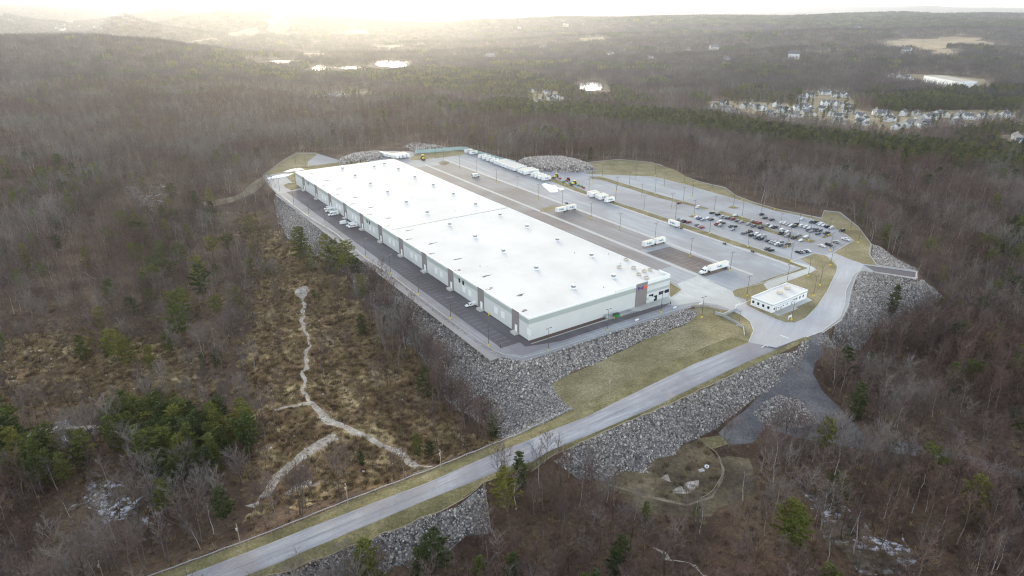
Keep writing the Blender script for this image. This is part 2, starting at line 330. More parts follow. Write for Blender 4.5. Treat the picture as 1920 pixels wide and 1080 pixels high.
# ------------------------------------------------------------------ ground regions
def P(*a): return list(a)
road_poly = xy2(RU) + xy2(RL)[::-1]
REG = [  # name, pixel polygon, material
 ('wetland', P((440,395),(500,400),(545,455),(600,498),(650,528),(690,570),(740,625),(790,680),(820,735),(860,780),(930,826),(880,845),(780,882),(700,905),(600,935),(470,975),(440,930),(470,880),(480,800),(455,700),(465,600),(470,500)), 'wet'),
 ('wetland', P((0,640),(130,620),(330,640),(400,720),(360,770),(250,760),(120,770),(0,760)), 'wet'),
 ('icy_brush', P((40,800),(200,795),(190,808),(110,830),(150,870),(190,900),(280,950),(290,1010),(240,1000),(170,930),(110,870)), 'snowy'),
 ('icy_brush', P((230,350),(300,345),(315,380),(290,400),(240,370)), 'snowy'),
 ('icy_brush', P((1510,930),(1600,960),(1700,1020),(1720,1078),(1640,1070),(1560,1010)), 'snowy'),
 ('riprap_slope', P(*(xy2(TOE) + [(960,822),(1069,771),(1073,764)] + xy2(TER) + [(1297,575),(1137,620),(1030,655),(980,665),(936,655),(841,590),(728,505),(576,400),(523,360)])), 'riprap'),
 ('grass_terrace', P(*(xy2(TER) + [(1300,573),(1340,575),(1375,582),(1392,590),(1408,602),(1414,620),(1404,645),(1302,684),(1200,734),(1101,783),(1072,768)])), 'grass'),
 ('grass_verge', P(*([(1406,640)] + xy2(RU)[1:] + xy2(GU)[::-1] + [(1160,725),(1270,672),(1370,632)])), 'verge'),
 ('riprap_slope', P(*(xy2(GL)[:5] + [(1037,858),(1080,906),(1111,899)] + xy2(TR)[2:])), 'riprap'),
 ('riprap_slope', P(*(xy2(GL)[6:] + [(440,1140),(560,1130),(700,1085),(830,1045),(920,1003)])), 'riprap'),
 ('riprap_slope', P((1610,506),(1720,520),(1745,535),(1770,560),(1740,590),(1680,610),(1630,640),(1570,660),(1530,650),(1545,628),(1577,602),(1592,575),(1597,545)), 'riprap'),
 ('riprap_slope', P((1630,478),(1634,458),(1650,462),(1680,485),(1722,505),(1700,506),(1645,497)), 'riprap'),
 ('grass_verge', P(*(xy2(RL)[:] + xy2(GL)[::-1])), 'verge'),
 ('gravel_track', P((1530,633),(1550,640),(1525,680),(1524,700),(1542,735),(1581,774),(1620,815),(1757,843),(1809,850),(1925,884),(1925,900),(1792,860),(1616,843),(1545,829),(1440,807),(1410,832),(1372,836),(1350,816),(1400,775),(1440,733),(1480,693),(1515,650)), 'gravel'),
 ('riprap_slope', P((1412,780),(1432,755),(1465,742),(1495,744),(1520,765),(1540,795),(1500,806),(1440,803)), 'riprap'),
 ('basin_bank', P((1111,899),(1140,907),(1175,917),(1227,934),(1286,944),(1334,930),(1354,898),(1354,878),(1347,856),(1365,850),(1400,860),(1400,915),(1362,950),(1290,968),(1220,955),(1150,932),(1100,915)), 'basin'),
 ('dirt_track', P((1140,905),(1175,915.5),(1227,932.5),(1286,943),(1333,929),(1353,897),(1353,879),(1347,856),(1351,854),(1357,879),(1357,899),(1336,933),(1287,948),(1226,937),(1174,920),(1138,909)), 'track'),
 ('drainage_basin', P((1135,902),(1157,886),(1219,864),(1260,850),(1307,824),(1319,834),(1346,855),(1352,880),(1352,897),(1332,928),(1286,942),(1227,932),(1175,915)), 'basin'),
 ('icy_patch', P((1255,920),(1290,906),(1310,900),(1312,915),(1285,929),(1262,931)), 'stream'), ('icy_patch', P((1240,896),(1252,894),(1262,905),(1255,908)), 'stream'),
 ('grass_verge', P((1307,822),(1352,816),(1366,832),(1337,842),(1318,834)), 'verge'),
 ('stream', P((556,540),(570,535),(584,545),(573,560),(570,600),(580,650),(576,690),(572,730),(590,755),(620,785),(660,800),(700,820),(740,845),(815,872),(810,874),(730,853),(692,828),(655,808),(625,800),(604,795),(588,765),(563,738),(568,690),(573,650),(562,600),(563,560)), 'stream'),
 ('stream', P((620,812),(636,822),(560,870),(530,895),(500,930),(470,955),(455,950),(490,920),(520,885),(560,855)), 'stream'),
 ('stream', P((505,766),(585,755),(586,760),(507,770)), 'stream'), ('stream', P((45,812),(100,800),(195,795),(195,800),(100,808),(50,820)), 'stream'),
 ('stream', P((1221,1029),(1225,1028.5),(1260,1050),(1300,1068),(1335,1082),(1325,1084),(1268,1057)), 'stream'),
 ('stream', P((536,922),(560,907),(604,902),(604,908),(570,915),(540,930)), 'stream'),
 ('dirt_track', P((470,345),(493,330),(498,342),(480,360),(440,378),(385,390),(380,380),(440,368)), 'track'),
 ('dirt_track', P((606,486),(625,478),(690,520),(712,545),(700,552),(650,515)), 'track'),
 ('village_ground', P((1320,190),(1480,192),(1520,176),(1592,176),(1600,205),(1700,212),(1925,205),(1925,232),(1800,236),(1690,256),(1600,250),(1540,235),(1400,226),(1330,214)), 'town'),
 ('village_ground', P((560,180),(650,172),(700,170),(690,185),(650,194),(575,192)), 'town'), ('village_ground', P((985,170),(1060,172),(1080,200),(1000,205)), 'town'),
 ('village_ground', P((1660,145),(1740,140),(1860,150),(1870,165),(1800,172),(1720,160)), 'town'),
 ('village_ground', P((1890,255),(1925,250),(1925,285),(1900,280)), 'town'),
 ('hay_field', P((1650,85),(1700,71),(1830,69),(1860,82),(1760,92),(1690,95)), 'field'), ('hay_field', P((1510,96),(1580,90),(1600,98),(1520,102)), 'field'), ('hay_field', P((1720,92),(1800,97),(1800,108),(1740,110)), 'field'),
 ('hay_field', P((0,76),(90,73),(100,80),(0,83)), 'field'), ('hay_field', P((320,72),(400,70),(392,80),(330,81)), 'town'), ('hay_field', P((420,62),(480,60),(470,70),(425,70)), 'field'), ('hay_field', P((560,56),(700,55),(690,64),(580,64)), 'town'), ('hay_field', P((500,45),(545,42),(535,56),(505,54)), 'town'), ('hay_field', P((700,85),(760,84),(755,92),(700,92)), 'field'), ('hay_field', P((1090,72),(1140,70),(1140,78),(1095,79)), 'field'), ('hay_field', P((560,100),(620,99),(610,108),(565,107)), 'field'), ('hay_field', P((250,58),(290,56),(285,63),(250,64)), 'town'),
 ('yard', None, 'yard'), ('road', None, 'road'),
]
def lake(cx, cy, rx, ry, seed):
    r = random.Random(seed); return [(cx + rx * math.cos(t) * (1 + r.uniform(-.18, .18)), cy + ry * math.sin(t) * (1 + r.uniform(-.15, .15))) for t in [k * 2 * math.pi / 22 for k in range(22)]]
LAKES = [lake(532, 117, 38, 4.0, 1), lake(598, 128, 14, 5.5, 2), lake(740, 119, 34, 6.5, 3), lake(1108, 162, 24, 8, 4), lake(655, 127, 24, 2.5, 5)]
LAKEW = [at(l, -41.5) for l in LAKES]
regw = []
for nm, poly, mt in REG:
    if nm == 'yard': w = PADW
    elif nm == 'road': w = np.concatenate([at(xy2(RU), [p[2] for p in RU]), at(xy2(RL)[::-1], [p[2] for p in RL[::-1]])])
    else: w = G(poly)
    regw.append((nm, w, mt))
def lattice(step, r0, r1, spread=1.0, jit=.35):
    xs = np.arange(-r1 * spread, r1 * spread, step); ys = np.arange(-120 if r0 < 10 else 0, r1, step)
    X, Y = np.meshgrid(xs, ys); Q = np.stack([X.ravel(), Y.ravel()], 1) + rng.uniform(-jit, jit, (X.size, 2)) * step
    r = np.hypot(Q[:, 0], Q[:, 1]); m = (r >= r0) & (r < r1) & (np.abs(Q[:, 0]) < 260 + Q[:, 1] * .95); return Q[m]
tp = np.concatenate([lattice(4.5, 0, 330, 1.1), lattice(8, 330, 760), lattice(28, 760, 2400), lattice(130, 2400, 9000), lattice(600, 9000, 15500)])
# drop interior points inside the flat yard
tp = tp[~pip(tp, PADW)]
verts = [Vector((x, y)) for x, y in tp]; edges = []
JIT = {'wetland': 3.2, 'icy_brush': 3.0, 'stream': .75, 'riprap_slope': .9, 'dirt_track': .35, 'icy_patch': 1.2, 'drainage_basin': .6, 'basin_bank': 1.6, 'gravel_track': .7, 'village_ground': 12, 'hay_field': 20, 'grass_terrace': .25}
for ri, (nm, w, mt) in enumerate(list(regw)):
    near = np.hypot(*w.mean(0)) < 900; b = len(verts); pts = []
    for i in range(len(w)):
        a, c = w[i], w[(i + 1) % len(w)]; n = max(1, int(np.hypot(*(c - a)) // ((2.5 if nm in ('stream', 'wetland', 'icy_brush') else 7) if near else 40)))
        pts += [Vector(a * (1 - k / n) + c * (k / n)) for k in range(n)]
    if nm in JIT:
        q = np.array([tuple(p) for p in pts]); off = np.column_stack([vnoise(q, 3.2, 0) + vnoise(q, 9, 1), vnoise(q, 3.2, 1) + vnoise(q, 9, 2)]) * JIT[nm]; q = q + off; pts = [Vector(p) for p in q]; regw[ri] = (nm, q, mt)
    verts += pts; edges += [(b + i, b + (i + 1) % len(pts)) for i in range(len(pts))]
res = delaunay_2d_cdt(verts, edges, [], 0, 1e-4)
tv = np.array([(v.x, v.y) for v in res[0]]); tf = [tuple(f) for f in res[2] if len(f) == 3]; tfa = np.array(tf)
tz = hh(tv)
for lw in LAKEW:                     # carve the lakes
    d = np.where(pip(tv, lw), -dseg(tv, lw), dseg(tv, lw)); tz = np.where(d < 60, np.minimum(tz, -42.5 + np.clip(d, 0, 60) * .06 - np.clip(-d, 0, 20) * .2), tz)
cen = tv[tfa].mean(1); cls = np.full(len(tfa), -1)
for i, (nm, w, mt) in enumerate(regw):
    cls[pip(cen, w)] = i
a_, b_, c_ = tv[tfa[:, 0]], tv[tfa[:, 1]], tv[tfa[:, 2]]
flip = ((b_[:, 0] - a_[:, 0]) * (c_[:, 1] - a_[:, 1]) - (b_[:, 1] - a_[:, 1]) * (c_[:, 0] - a_[:, 0])) < 0
tfa[flip] = tfa[flip][:, ::-1]
def region_obj(sel, name, mat, smooth=True):
    f = tfa[sel]; 
    if not len(f): return
    used, inv = np.unique(f, return_inverse=True); inv = inv.reshape(f.shape)
    me = bpy.data.meshes.new(name); me.from_pydata([(float(tv[k][0]), float(tv[k][1]), float(tz[k])) for k in used], [], [tuple(int(q) for q in t) for t in inv])
    me.materials.append(M[mat]); me.polygons.foreach_set('use_smooth', [smooth] * len(f)); me.update()
    return link(name, me, kind='structure')
region_obj(cls == -1, 'ground', 'forest')
for i, (nm, w, mt) in enumerate(regw): region_obj(cls == i, nm, mt, nm != 'yard')
for l in LAKES:
    w = at(l, -41.5); me = bpy.data.meshes.new('lake'); c = w.mean(0)
    w = c + (w - c) * 1.04; me.from_pydata([(float(a), float(b), -41.5) for a, b in w], [], [tuple(range(len(w)))]); me.materials.append(M['water']); link('lake_water', me, kind='structure')

# flat sheets on the yard
def sheet(name, pts, mat, lvl, world=False, z=0):
    w = [Vector(p) for p in pts] if world else [g0(*p) for p in pts]
    me = bpy.data.meshes.new(name); me.from_pydata([(p.x, p.y, z + .004 * lvl) for p in w], [], [tuple(range(len(w)))]); me.materials.append(M[mat]); me.validate()
    bpy_tri(me); return link(name, me, kind='structure')
def bpy_tri(me):
    import bmesh
    b = bmesh.new(); b.from_mesh(me); bmesh.ops.triangulate(b, faces=b.faces)
    bmesh.ops.recalc_face_normals(b, faces=b.faces)
    if sum(f.normal.z for f in b.faces) < 0: bmesh.ops.reverse_faces(b, faces=b.faces)
    b.to_mesh(me); b.free()
def wsheet(name, a0, a1, b0, b1, mat, lvl): return sheet(name, [wl(a0,b0), wl(a1,b0), wl(a1,b1), wl(a0,b1)], mat, lvl, True)
sheet('lawn', [(495,329),(529,303),(557,287.5),(595,289),(577,303),(577,316),(529,324)], 'grass', 1)
sheet('lawn', [(531,346),(540,343),(553,342.5),(563,352),(547,357),(536,352)], 'verge', 3)
sheet('lawn', [(771,301),(797,298.5),(828,295.5),(866,290.5),(876,284),(860,278),(779,286),(776,292),(768,297)], 'grass', 1)
sheet('lawn', [(1092,326),(1120,319),(1100,305),(1160,299),(1222,305),(1265,318),(1290,333),(1315,342),(1360,352.5),(1380,367.5),(1415,380),(1457,392),(1505,402),(1540,410),(1546,396),(1572,398),(1609,426),(1633,458),(1630,478),(1643,497),(1615,494.5),(1585,483),(1562,473),(1600,451),(1587,440),(1560,426),(1540,415),(1500,404),(1452,395),(1400,379),(1340,362),(1290,347),(1225,331),(1150,328)], 'grass', 1)
sheet('lawn', [(1034,332),(1105,361),(1155,379),(1240,406),(1362,447),(1480,487),(1517,498),(1429,531),(1380,541),(1372,545),(1377,554),(1400,560),(1412,553),(1426,558),(1450,587),(1459,593),(1452,596),(1472,604.5),(1490,604.5),(1510,596),(1532,573),(1550,546),(1568,508),(1569,497),(1560,486),(1547,479),(1527,475),(1500,486),(1484,490),(1507,502),(1427,531),(1500,503),(1497,500),(1400,466),(1335,450),(1240,415),(1150,383),(1102,367),(1031,340)], 'grass', 1) if False else None
sheet('verge_strip', [(1034,333),(1105,361),(1155,379),(1240,406),(1362,447),(1480,487),(1518,499),(1500,503),(1400,466),(1335,449),(1240,414),(1150,383),(1102,367),(1031,339)], 'verge', 2)
sheet('verge_strip', [(1517,499.5),(1501,503),(1425,528),(1432,528)], 'verge', 4)
sheet('lawn', [(1373,545),(1381,541),(1430,529),(1520,497),(1500,486),(1527,475.5),(1547,479),(1561,487),(1569,498),(1568,508),(1550,546),(1532,573),(1510,596),(1490,604.5),(1474,604.5),(1452,597),(1402,573),(1398,561),(1377,555)], 'grass', 1.25)
sheet('lawn', [(1256,560),(1256,530),(1268,537),(1277,543),(1270,551),(1262,554)], 'verge', 2)
sheet('footpath', [(1484,489),(1522,499),(1530,505),(1521,511),(1466,531),(1448,540),(1453,545),(1444,549),(1431,533),(1440,527),(1515,503),(1480,490)], 'pave', 3)
sheet('footpath', [(1447,586),(1459,593),(1497,578.5),(1492,576),(1523,563),(1512,557),(1500,560)], 'pave', 3)
sheet('drive', [(1402,573),(1452,597),(1473,605),(1491,605),(1511,596),(1533,573),(1551,546),(1569,508),(1570,498),(1548,478),(1520,472),(1400,435),(1150,352),(1060,327),(1090,329),(1225,331),(1290,347),(1340,362),(1400,379),(1452,395),(1540,415),(1587,440),(1600,451),(1562,473),(1585,483),(1618,496),(1612,506),(1600,514),(1585,542),(1583,570),(1573,595),(1541,620),(1511,631),(1404,642),(1413,620),(1407,602),(1391,590),(1376,582),(1372,566)], 'curve', 0.5) if False else None
sheet('car_park', [(1040,325),(1087,329),(1225,331),(1290,347),(1340,362),(1400,379),(1452,395),(1540,415),(1587,440),(1600,451),(1562,473),(1548,478.5),(1527,475),(1484,489),(1480,487),(1362,447),(1240,406),(1155,379),(1105,361),(1034,332)], 'yard', 0.5)
sheet('road', [(1402,573),(1452,597),(1473,605),(1491,605),(1511,596),(1533,573),(1551,546),(1569,508),(1570,498),(1562,487),(1548,478),(1562,473),(1585,483),(1620,496),(1612,507),(1600,514),(1585,542),(1583,570),(1573,595),(1541,620),(1512,630.5),(1455,652),(1404,642),(1413,620),(1407,602),(1391,590),(1376,582),(1372,568)], 'curve', 1)
sheet('side_road', [(1620,497),(1640,499),(1717,510),(1717,521),(1640,509)], 'yard_dark', 2)
sheet('concrete_apron', [(1258,560),(1262,554),(1278,543),(1270,532),(1310,517),(1372,545),(1377,555),(1402,573),(1376,583),(1345,571),(1310,566),(1285,570),(1262,573),(1240,572)], 'pave', 1.5)
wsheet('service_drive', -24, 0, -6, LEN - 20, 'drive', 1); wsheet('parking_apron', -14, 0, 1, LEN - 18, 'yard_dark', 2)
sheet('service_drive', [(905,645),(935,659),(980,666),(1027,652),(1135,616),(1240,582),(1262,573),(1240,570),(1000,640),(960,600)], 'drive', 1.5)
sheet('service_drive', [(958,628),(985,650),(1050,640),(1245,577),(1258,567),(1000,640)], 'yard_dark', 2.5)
a0, b0 = uv(g0(860,327)); a1, b1 = uv(g0(1310,515)); a2, b2 = uv(g0(1340,487)); a3, b3 = uv(g0(1497,500))
wsheet('dock_apron', WID + 1, a1 - 2.5, 30, LEN + 2, 'yard_brown', 1)
for aa, bb0, bb1, w in ((a1, 0, LEN + 10, 2.2), (a2, uv(g0(1413, 514.5))[1], LEN + 20, 2.2), (a3 - 1, b3 + 1, LEN - 20, 2.2)): wsheet('concrete_strip', aa - w, aa, bb0, bb1, 'strip', 3)
M['yard_dirt'] = asphalt('dirty_asphalt', (.11,.09,.08), (.2,.17,.155), (.3,.03), ANG); wsheet('worn_patch', a1 + 1, a2 - 5, 8, 55, 'yard_dirt', 2); wsheet('worn_patch', a1 + 1, a2 - 3, 60, LEN, 'yard_brown', 1.5)
sheet('dirt_verge', [wl(-1, LEN + 4), wl(WID - 2, LEN + 30), wl(WID - 4, LEN + 62), wl(30, LEN + 66), wl(2, LEN + 44)], 'verge', 3.5, True)
sheet('planted_island', [(1012,397),(1016,391),(1038,385),(1050,388),(1046,391),(1026,397)], 'grass', 4)
sheet('planted_island', [(822,305),(830,302),(842,303),(843,306),(834,310),(826,309)], 'track', 4)
sheet('parking_island', [(1104,331),(1125,331),(1140,335),(1240,366),(1330,391),(1325,393),(1230,370),(1130,338),(1110,335)], 'verge', 3)
sheet('parking_island', [(1342,399),(1352,396),(1420,415),(1450,432),(1530,452),(1522,456),(1450,438),(1400,420)], 'verge', 3)
sheet('parking_island', [(1540,445),(1550,440),(1561,441),(1545,447)], 'verge', 3); sheet('parking_island', [(1290,406),(1300,403),(1312,405),(1298,408)], 'verge', 3)
sheet('parking_island', [(1364,389),(1373,386),(1388,390),(1376,392)], 'verge', 3); sheet('parking_island', [(1465,465),(1478,460),(1484,462),(1470,466)], 'verge', 3)
sheet('mulch_bed', [wl(0,-.1), wl(45,-.1), wl(45,-2.6), wl(0,-2.6)], 'mulch', 4, True); 
sheet('footpath', [wl(-.5,-2.7), wl(62,-2.7), wl(62,-3.3), wl(-.5,-3.3)], 'strip', 4, True)
sheet('footpath', [wl(62,-.1), wl(WID+1,-.1), wl(WID+1,-5), wl(66,-5), wl(62,-3.3)], 'pave', 5, True)
# snow
def pile(name, pts, h, seed=1, **k):
    w = [g0(*p) for p in pts]; c = sum(w, Vector()) / len(w); mb = MB(); r = random.Random(seed); n = len(w); rings = 4
    for j in range(rings):
        t = 1 - j / rings
        for p in w: q = c + (p - c) * (t * r.uniform(.94, 1.04)); mb.v.append((q.x, q.y, .01 + h * (1 - t * t) * r.uniform(.7, 1.2) if j else .01))
    mb.v.append((c.x, c.y, h))
    for j in range(rings - 1):
        for i in range(n): mb.f.append((j*n+i, j*n+(i+1)%n, (j+1)*n+(i+1)%n, (j+1)*n+i)); mb.m.append(0)
    for i in range(n): mb.f.append(((rings-1)*n+i, (rings-1)*n+(i+1)%n, rings*n)); mb.m.append(0)
    return mb.build(name, M['snow'], smooth=True, **k)
pile('snow_heap', [(1015,345),(1022,343),(1030,346),(1041,347),(1044,350),(1050,352),(1045,355),(1046,359),(1042,361),(1031,361),(1027,356),(1020,351)], .9, 1, kind='thing', label='melting heap of white snow beside the parked trailers', cat='snow pile')
pile('snow_heap', [(1047,352),(1055,352),(1059,355),(1050,357)], .5, 2, label='small snow remnant just right of the big snow heap', cat='snow pile')
pile('snow_heap', [(497,334),(515,330),(540,326),(551,325),(540,330),(520,334),(500,337)], 1.0, 3, label='long bank of ploughed snow behind the far warehouse corner', cat='snow pile')
pile('snow_heap', [(530,322),(545,317),(560,315),(573,317),(560,320),(545,322)], .5, 4, label='thin strip of pale slush on the far lawn', cat='snow pile')

# markings and kerbs
mk = MB()
def line(mb, p, q, w, z=.02):
    p, q = Vector(p), Vector(q); n = Vector((-(q - p).y, (q - p).x, 0)).normalized() * w / 2
    mb.add([(*(p - n).xy, z), (*(p + n).xy, z), (*(q + n).xy, z), (*(q - n).xy, z)], [(0, 3, 2, 1)])
for k in range(int((LEN - 30) / 3.9)): line(mk, wl(-12.5, 5 + k * 3.9), wl(-6.5, 5 + k * 3.9), .12)
for k in range(60): line(mk, wl(a1 + 1.5, 8 + k * 4), wl(a1 + 16, 8 + k * 4), .14)
for row in ((1404,462,1262,416),(1480,455,1300,400)): pass
mk.build('stall_markings', M['stall'], kind='structure')
mk2 = MB(); ra, rb = uv(g0(1470,470)), uv(g0(1262,385))
for row, (s, e) in enumerate((((1484,483),(1060,345)), ((1476,458),(1270,395)), ((1513,452),(1140,338)), ((1555,440),(1240,350)), ((1560,428),(1290,350)))):
    u0, u1 = uv(g0(*s)), uv(g0(*e)); n = int((u1[1] - u0[1]) / 2.9)
    for k in range(n):
        t = k / n; a = u0[0] + (u1[0] - u0[0]) * t; b = u0[1] + (u1[1] - u0[1]) * t; line(mk2, wl(a - 4.6, b), wl(a + 4.6, b), .14)
mk2.build('stall_markings', M['stall'], kind='structure')
rm = MB()
def rline(pa, pb, w=.2):           # painted line on the sloping road
    A = at([pa[:2], pb[:2]], [pa[2], pb[2]]); p, q = Vector((*A[0], 0)), Vector((*A[1], 0)); n = 24; nn = Vector((-(q - p).y, (q - p).x, 0)).normalized() * w / 2
    vs = []
    for k in range(n + 1):
        c = p.lerp(q, k / n); zz = hh([(c.x, c.y)])[0] + .06; vs += [(c.x - nn.x, c.y - nn.y, zz), (c.x + nn.x, c.y + nn.y, zz)]
    rm.add(vs, [(2*k, 2*k+2, 2*k+3, 2*k+1) for k in range(n)])
for t in (.06, .94, .5):
    for i, j in ((1, 1), (3, 3), (5, 4), (6, 5), (7, 7)):
        pass
def lerp3(a, b, t): return tuple(a[k] + (b[k] - a[k]) * t for k in range(3))
eu = [RU[1], RU[3], RU[5], RU[6], RU[7], RU[8], RU[9], RU[10]]; el = [RL[1], RL[3], RL[4], RL[5], RL[6], (698,981,-8.1), (480,1072,-9.2), (330,1133,-9.8)]
for t, w in ((.07, .15), (.93, .15), (.5, .18)):
    for k in range(len(eu) - 1): rline(lerp3(eu[k], el[k], t), lerp3(eu[k+1], el[k+1], t), w)
rm.build('road_markings', M['stall'], kind='structure')
sm = MB()
for pa, pb, w in (((1463,628.5),(1480,634.5),.7),((1428,652),(1436,646),.35),((1436,646),(1440,650.5),.35),((1378,573),(1388,569),.6)): line(sm, g0(*pa), g0(*pb), w, .03)
sm.build('painted_arrow', M['paint'], kind='structure')
def kerb(pts, w=.3, h=.13, z=None, mat='kerb', name='kerb'):
    mb = MB(); 
    ws = [g0(*p) for p in pts]
    for p, q in zip(ws, ws[1:]):
        d = (q - p); 
        if d.length < .1: continue
        n = Vector((-d.y, d.x, 0)).normalized() * w / 2
        mb.add([(*(p-n).xy, 0), (*(p+n).xy, 0), (*(q+n).xy, 0), (*(q-n).xy, 0), (*(p-n).xy, h), (*(p+n).xy, h), (*(q+n).xy, h), (*(q-n).xy, h)], [(4,5,6,7)[::-1], (0,4,7,3), (1,2,6,5), (0,1,5,4), (3,7,6,2)])
    mb.build(name, M[mat], kind='structure')
kerb([(1031,340),(1102,367.5),(1150,383.5),(1240,415),(1335,450),(1400,467),(1502,503),(1427,532),(1381,542),(1372,546),(1377,556),(1400,574),(1452,598),(1473,606),(1491,606),(1511,597),(1533,574),(1551,547),(1569,509),(1570,498),(1548,478)])
kerb([(1034,331.5),(1105,360.5),(1155,378),(1240,405),(1362,446),(1480,486)]); kerb([(1548,478.5),(1527,474.5),(1484,489.5)], .5)
kerb([(1090,326),(1150,328.5),(1225,331.5),(1290,347.5),(1340,362.5),(1400,379.5),(1452,395.5),(1540,415.5),(1587,440.5),(1600,451.5),(1562,473.5),(1585,483.5),(1617,495)])
kerb([(1376,583),(1391,591),(1407,603),(1413,620),(1404,641)], .4); kerb([(1512,632),(1541,621),(1574,596),(1584,571),(1586,543),(1601,514),(1613,507),(1717,522.5),(1718,510),(1640,499)], .4)
kerb([(1258,562),(1262,555),(1279,543),(1269,532),(1257,526)], .3); kerb([(497,335),(510,349),(525,363),(550,384.5),(578,405)], .3); kerb([(531,347),(540,343),(553,342.5)], .3)

# ------------------------------------------------------------------ text
FONT_CACHE = {}
def text_mesh(txt, size, mat, off=.012):
    key = (txt, size, mat)
    if key in FONT_CACHE: return FONT_CACHE[key]
    cu = bpy.data.curves.new('t', 'FONT'); cu.body = txt; cu.size = size; cu.extrude = .02; cu.offset = off * size
    o = bpy.data.objects.new('t', cu); C.objects.link(o); dg = bpy.context.evaluated_depsgraph_get()
    me = bpy.data.meshes.new_from_object(o.evaluated_get(dg)); bpy.data.objects.remove(o); me.materials.clear(); me.materials.append(M[mat]); me.name = 'letters'
    w = max(v.co.x for v in me.vertices); FONT_CACHE[key] = (me, w); return FONT_CACHE[key]
def lettering(parent, size, loc, rot, second='greenx', name='lettering'):
    """two-colour word on a wall: loc = lower left, rot = euler with text's x along the wall"""
    m1, w1 = text_mesh('Fed', size, 'purple', .03); m2, w2 = text_mesh('Ex', size, second, .03)
    Rm = Matrix.Rotation(rot[2], 4, 'Z') @ Matrix.Rotation(rot[0], 4, 'X')
    for m, x in ((m1, 0), (m2, w1 + size * .03)):
        o = link(name, m, parent); o.rotation_euler = rot; o.location = Vector(loc) + Rm @ Vector((x, 0, 0))

# ------------------------------------------------------------------ warehouse
WH = empty('warehouse', wl(0, 0), ANG, label='long white warehouse with flat white roof and taupe piers on the rock-banked pad', cat='warehouse')
Z = 11.4
mb = MB(); mb.box(0, WID, 0, LEN, 0, Z - .25); mb.build('wall', M['wall'], WH)
mb = MB(); mb.box(.35, WID - .35, .35, LEN - .35, Z - .24, Z); rf = mb.build('roof', M['roof'], WH)
mb = MB()                                                           # parapet fascia round the roof
for x0, x1, y0, y1 in ((-.06, .34, -.06, LEN+.06), (WID-.34, WID+.06, .35, LEN+.06), (.345, WID-.345, LEN-.34, LEN+.055)): mb.box(x0, x1, y0, y1, Z - .7, Z + .12)
mb.box(.345, 52, -.055, .34, Z - .7, Z + .12); mb.box(52.02, 66, -.055, .34, Z - .7, Z + .95); mb.box(73.6, WID - .345, -.055, .34, Z - .7, Z + 1.25); mb.box(WID - .36, WID + .08, -.08, 8, Z - .69, Z + 1.26)
mb.build('parapet', M['fascia'], rf)
mb = MB(); mb.box(-.05, -.001, 0, LEN, Z - 3.1, Z - .72); mb.build('grey_band', M['band'], WH)
mb = MB(); mb.box(0, 66, -.05, -.001, Z - 3.1, Z - .72); mb.box(73.7, WID, -.05, -.001, Z - 2.0, Z - .9); mb.box(73.7, WID, -.05, -.001, Z - 6, Z - 4.6); mb.build('grey_band', M['band'], WH)
mb = MB(); mb.box(-.03, -.001, 0, LEN, 0, .35); mb.build('base_strip', M['dark'], WH)
piers = []
for (x0, y0) in ((562,332.5),(586,347),(613,361.5),(641.5,381),(673,400),(709,423),(749,447),(793,474),(843,503),(901,540),(966,583)):
    q = at([(x0 + 2, y0)], Z)[0]; piers.append(uv(q)[1])
# regular bays
k_ = np.arange(11); fit = np.polyfit(k_, piers, 1); piers = [float(np.polyval(fit, k)) for k in k_]
for i, b in enumerate(piers):
    MB().box(-.12, -.001, b - 3.0, b + 3.0, 0, Z - .05).build('pier_panel', M['pier'], WH)
    dr = MB().box(-.17, -.125, b - 1.6, b + .4, 1.0, 4.4).build('door', M['white'], WH)
    MB().box(-2.3, -.13, b - 2.6, b + 1.2, .02, 1.0).build('door_landing', M['kerb'], WH)
    if i < 10:
        mid = (b + piers[i + 1]) / 2
for i in (9, 5, 1):
    pass
def winpair(i):
    b = piers[i]; 
    for d in (9.5, 13.5):
        MB().box(-.09, -.055, b - d - .9, b - d + .9, Z - 4.3, Z - 1.9).build('window', M['glass'], WH)
for i in (0, 4, 8): winpair(i)
mbp = MB()
for i in range(1, 11):
    for d in ((14, 20) if piers[i] > 25 else (11,)): MB().box(-.02, -.001, piers[i] - d - 1.6, piers[i] - d + 1.6, 3.2, 6.6).build('dock_panel', M['fascia'], WH)
MB().box(66, 73.6, -.3, -.001, 0, Z + 1.0).build('sign_panel', M['pier'], WH)
lettering(WH, 2.6, (66.9, -.34, Z - 2.4), (math.pi / 2, 0, 0), 'orange', 'sign_letters')
for x in (77.5, 81.5): pass
for x0, x1 in ((75.5, 78.6), (82.6, 85.8), (87, 90.0), (WID - 3, WID - 1.2)): MB().box(x0, x1, -.08, -.001, 2.6, 4.4).build('window', M['glass'], WH)
MB().box(79.4, 81.5, -.08, -.001, 0, 3.0).build('entrance_door', M['glass'], WH)
MB().box(73.65, 77, -3, -.01, 3.2, 3.6).build('entrance_canopy', M['fascia'], WH)
mb = MB(); q0, q1 = uv(at([(732,431)], Z)[0]), uv(at([(952,389)], Z)[0]); mb.box(.36, WID - .36, q0[1] - .25, q0[1] + .25, Z, Z + .16); mb.build('roof_seam', M['louvre'], rf)
ventsA = [(642.5,317.5),(666,331),(695,346),(727,362),(762,381),(801,400.5),(843,423),(891,446),(944,473),(1005.5,505),(1075,541),(721,309),(747,319),(778,334),(812.5,349),(850,366),(891.5,385),(937.7,405),(988,427),(1045,452),(1109,481),(1150,521),(702,314)]
v1 = MB().box(-.95, .95, -.95, .95, 0, .7).mesh('vent_curb', M['white'])
v2 = MB().box(-.8, .8, -.8, .8, .7, 1.9).mesh('vent_louvre', M['louvre'])
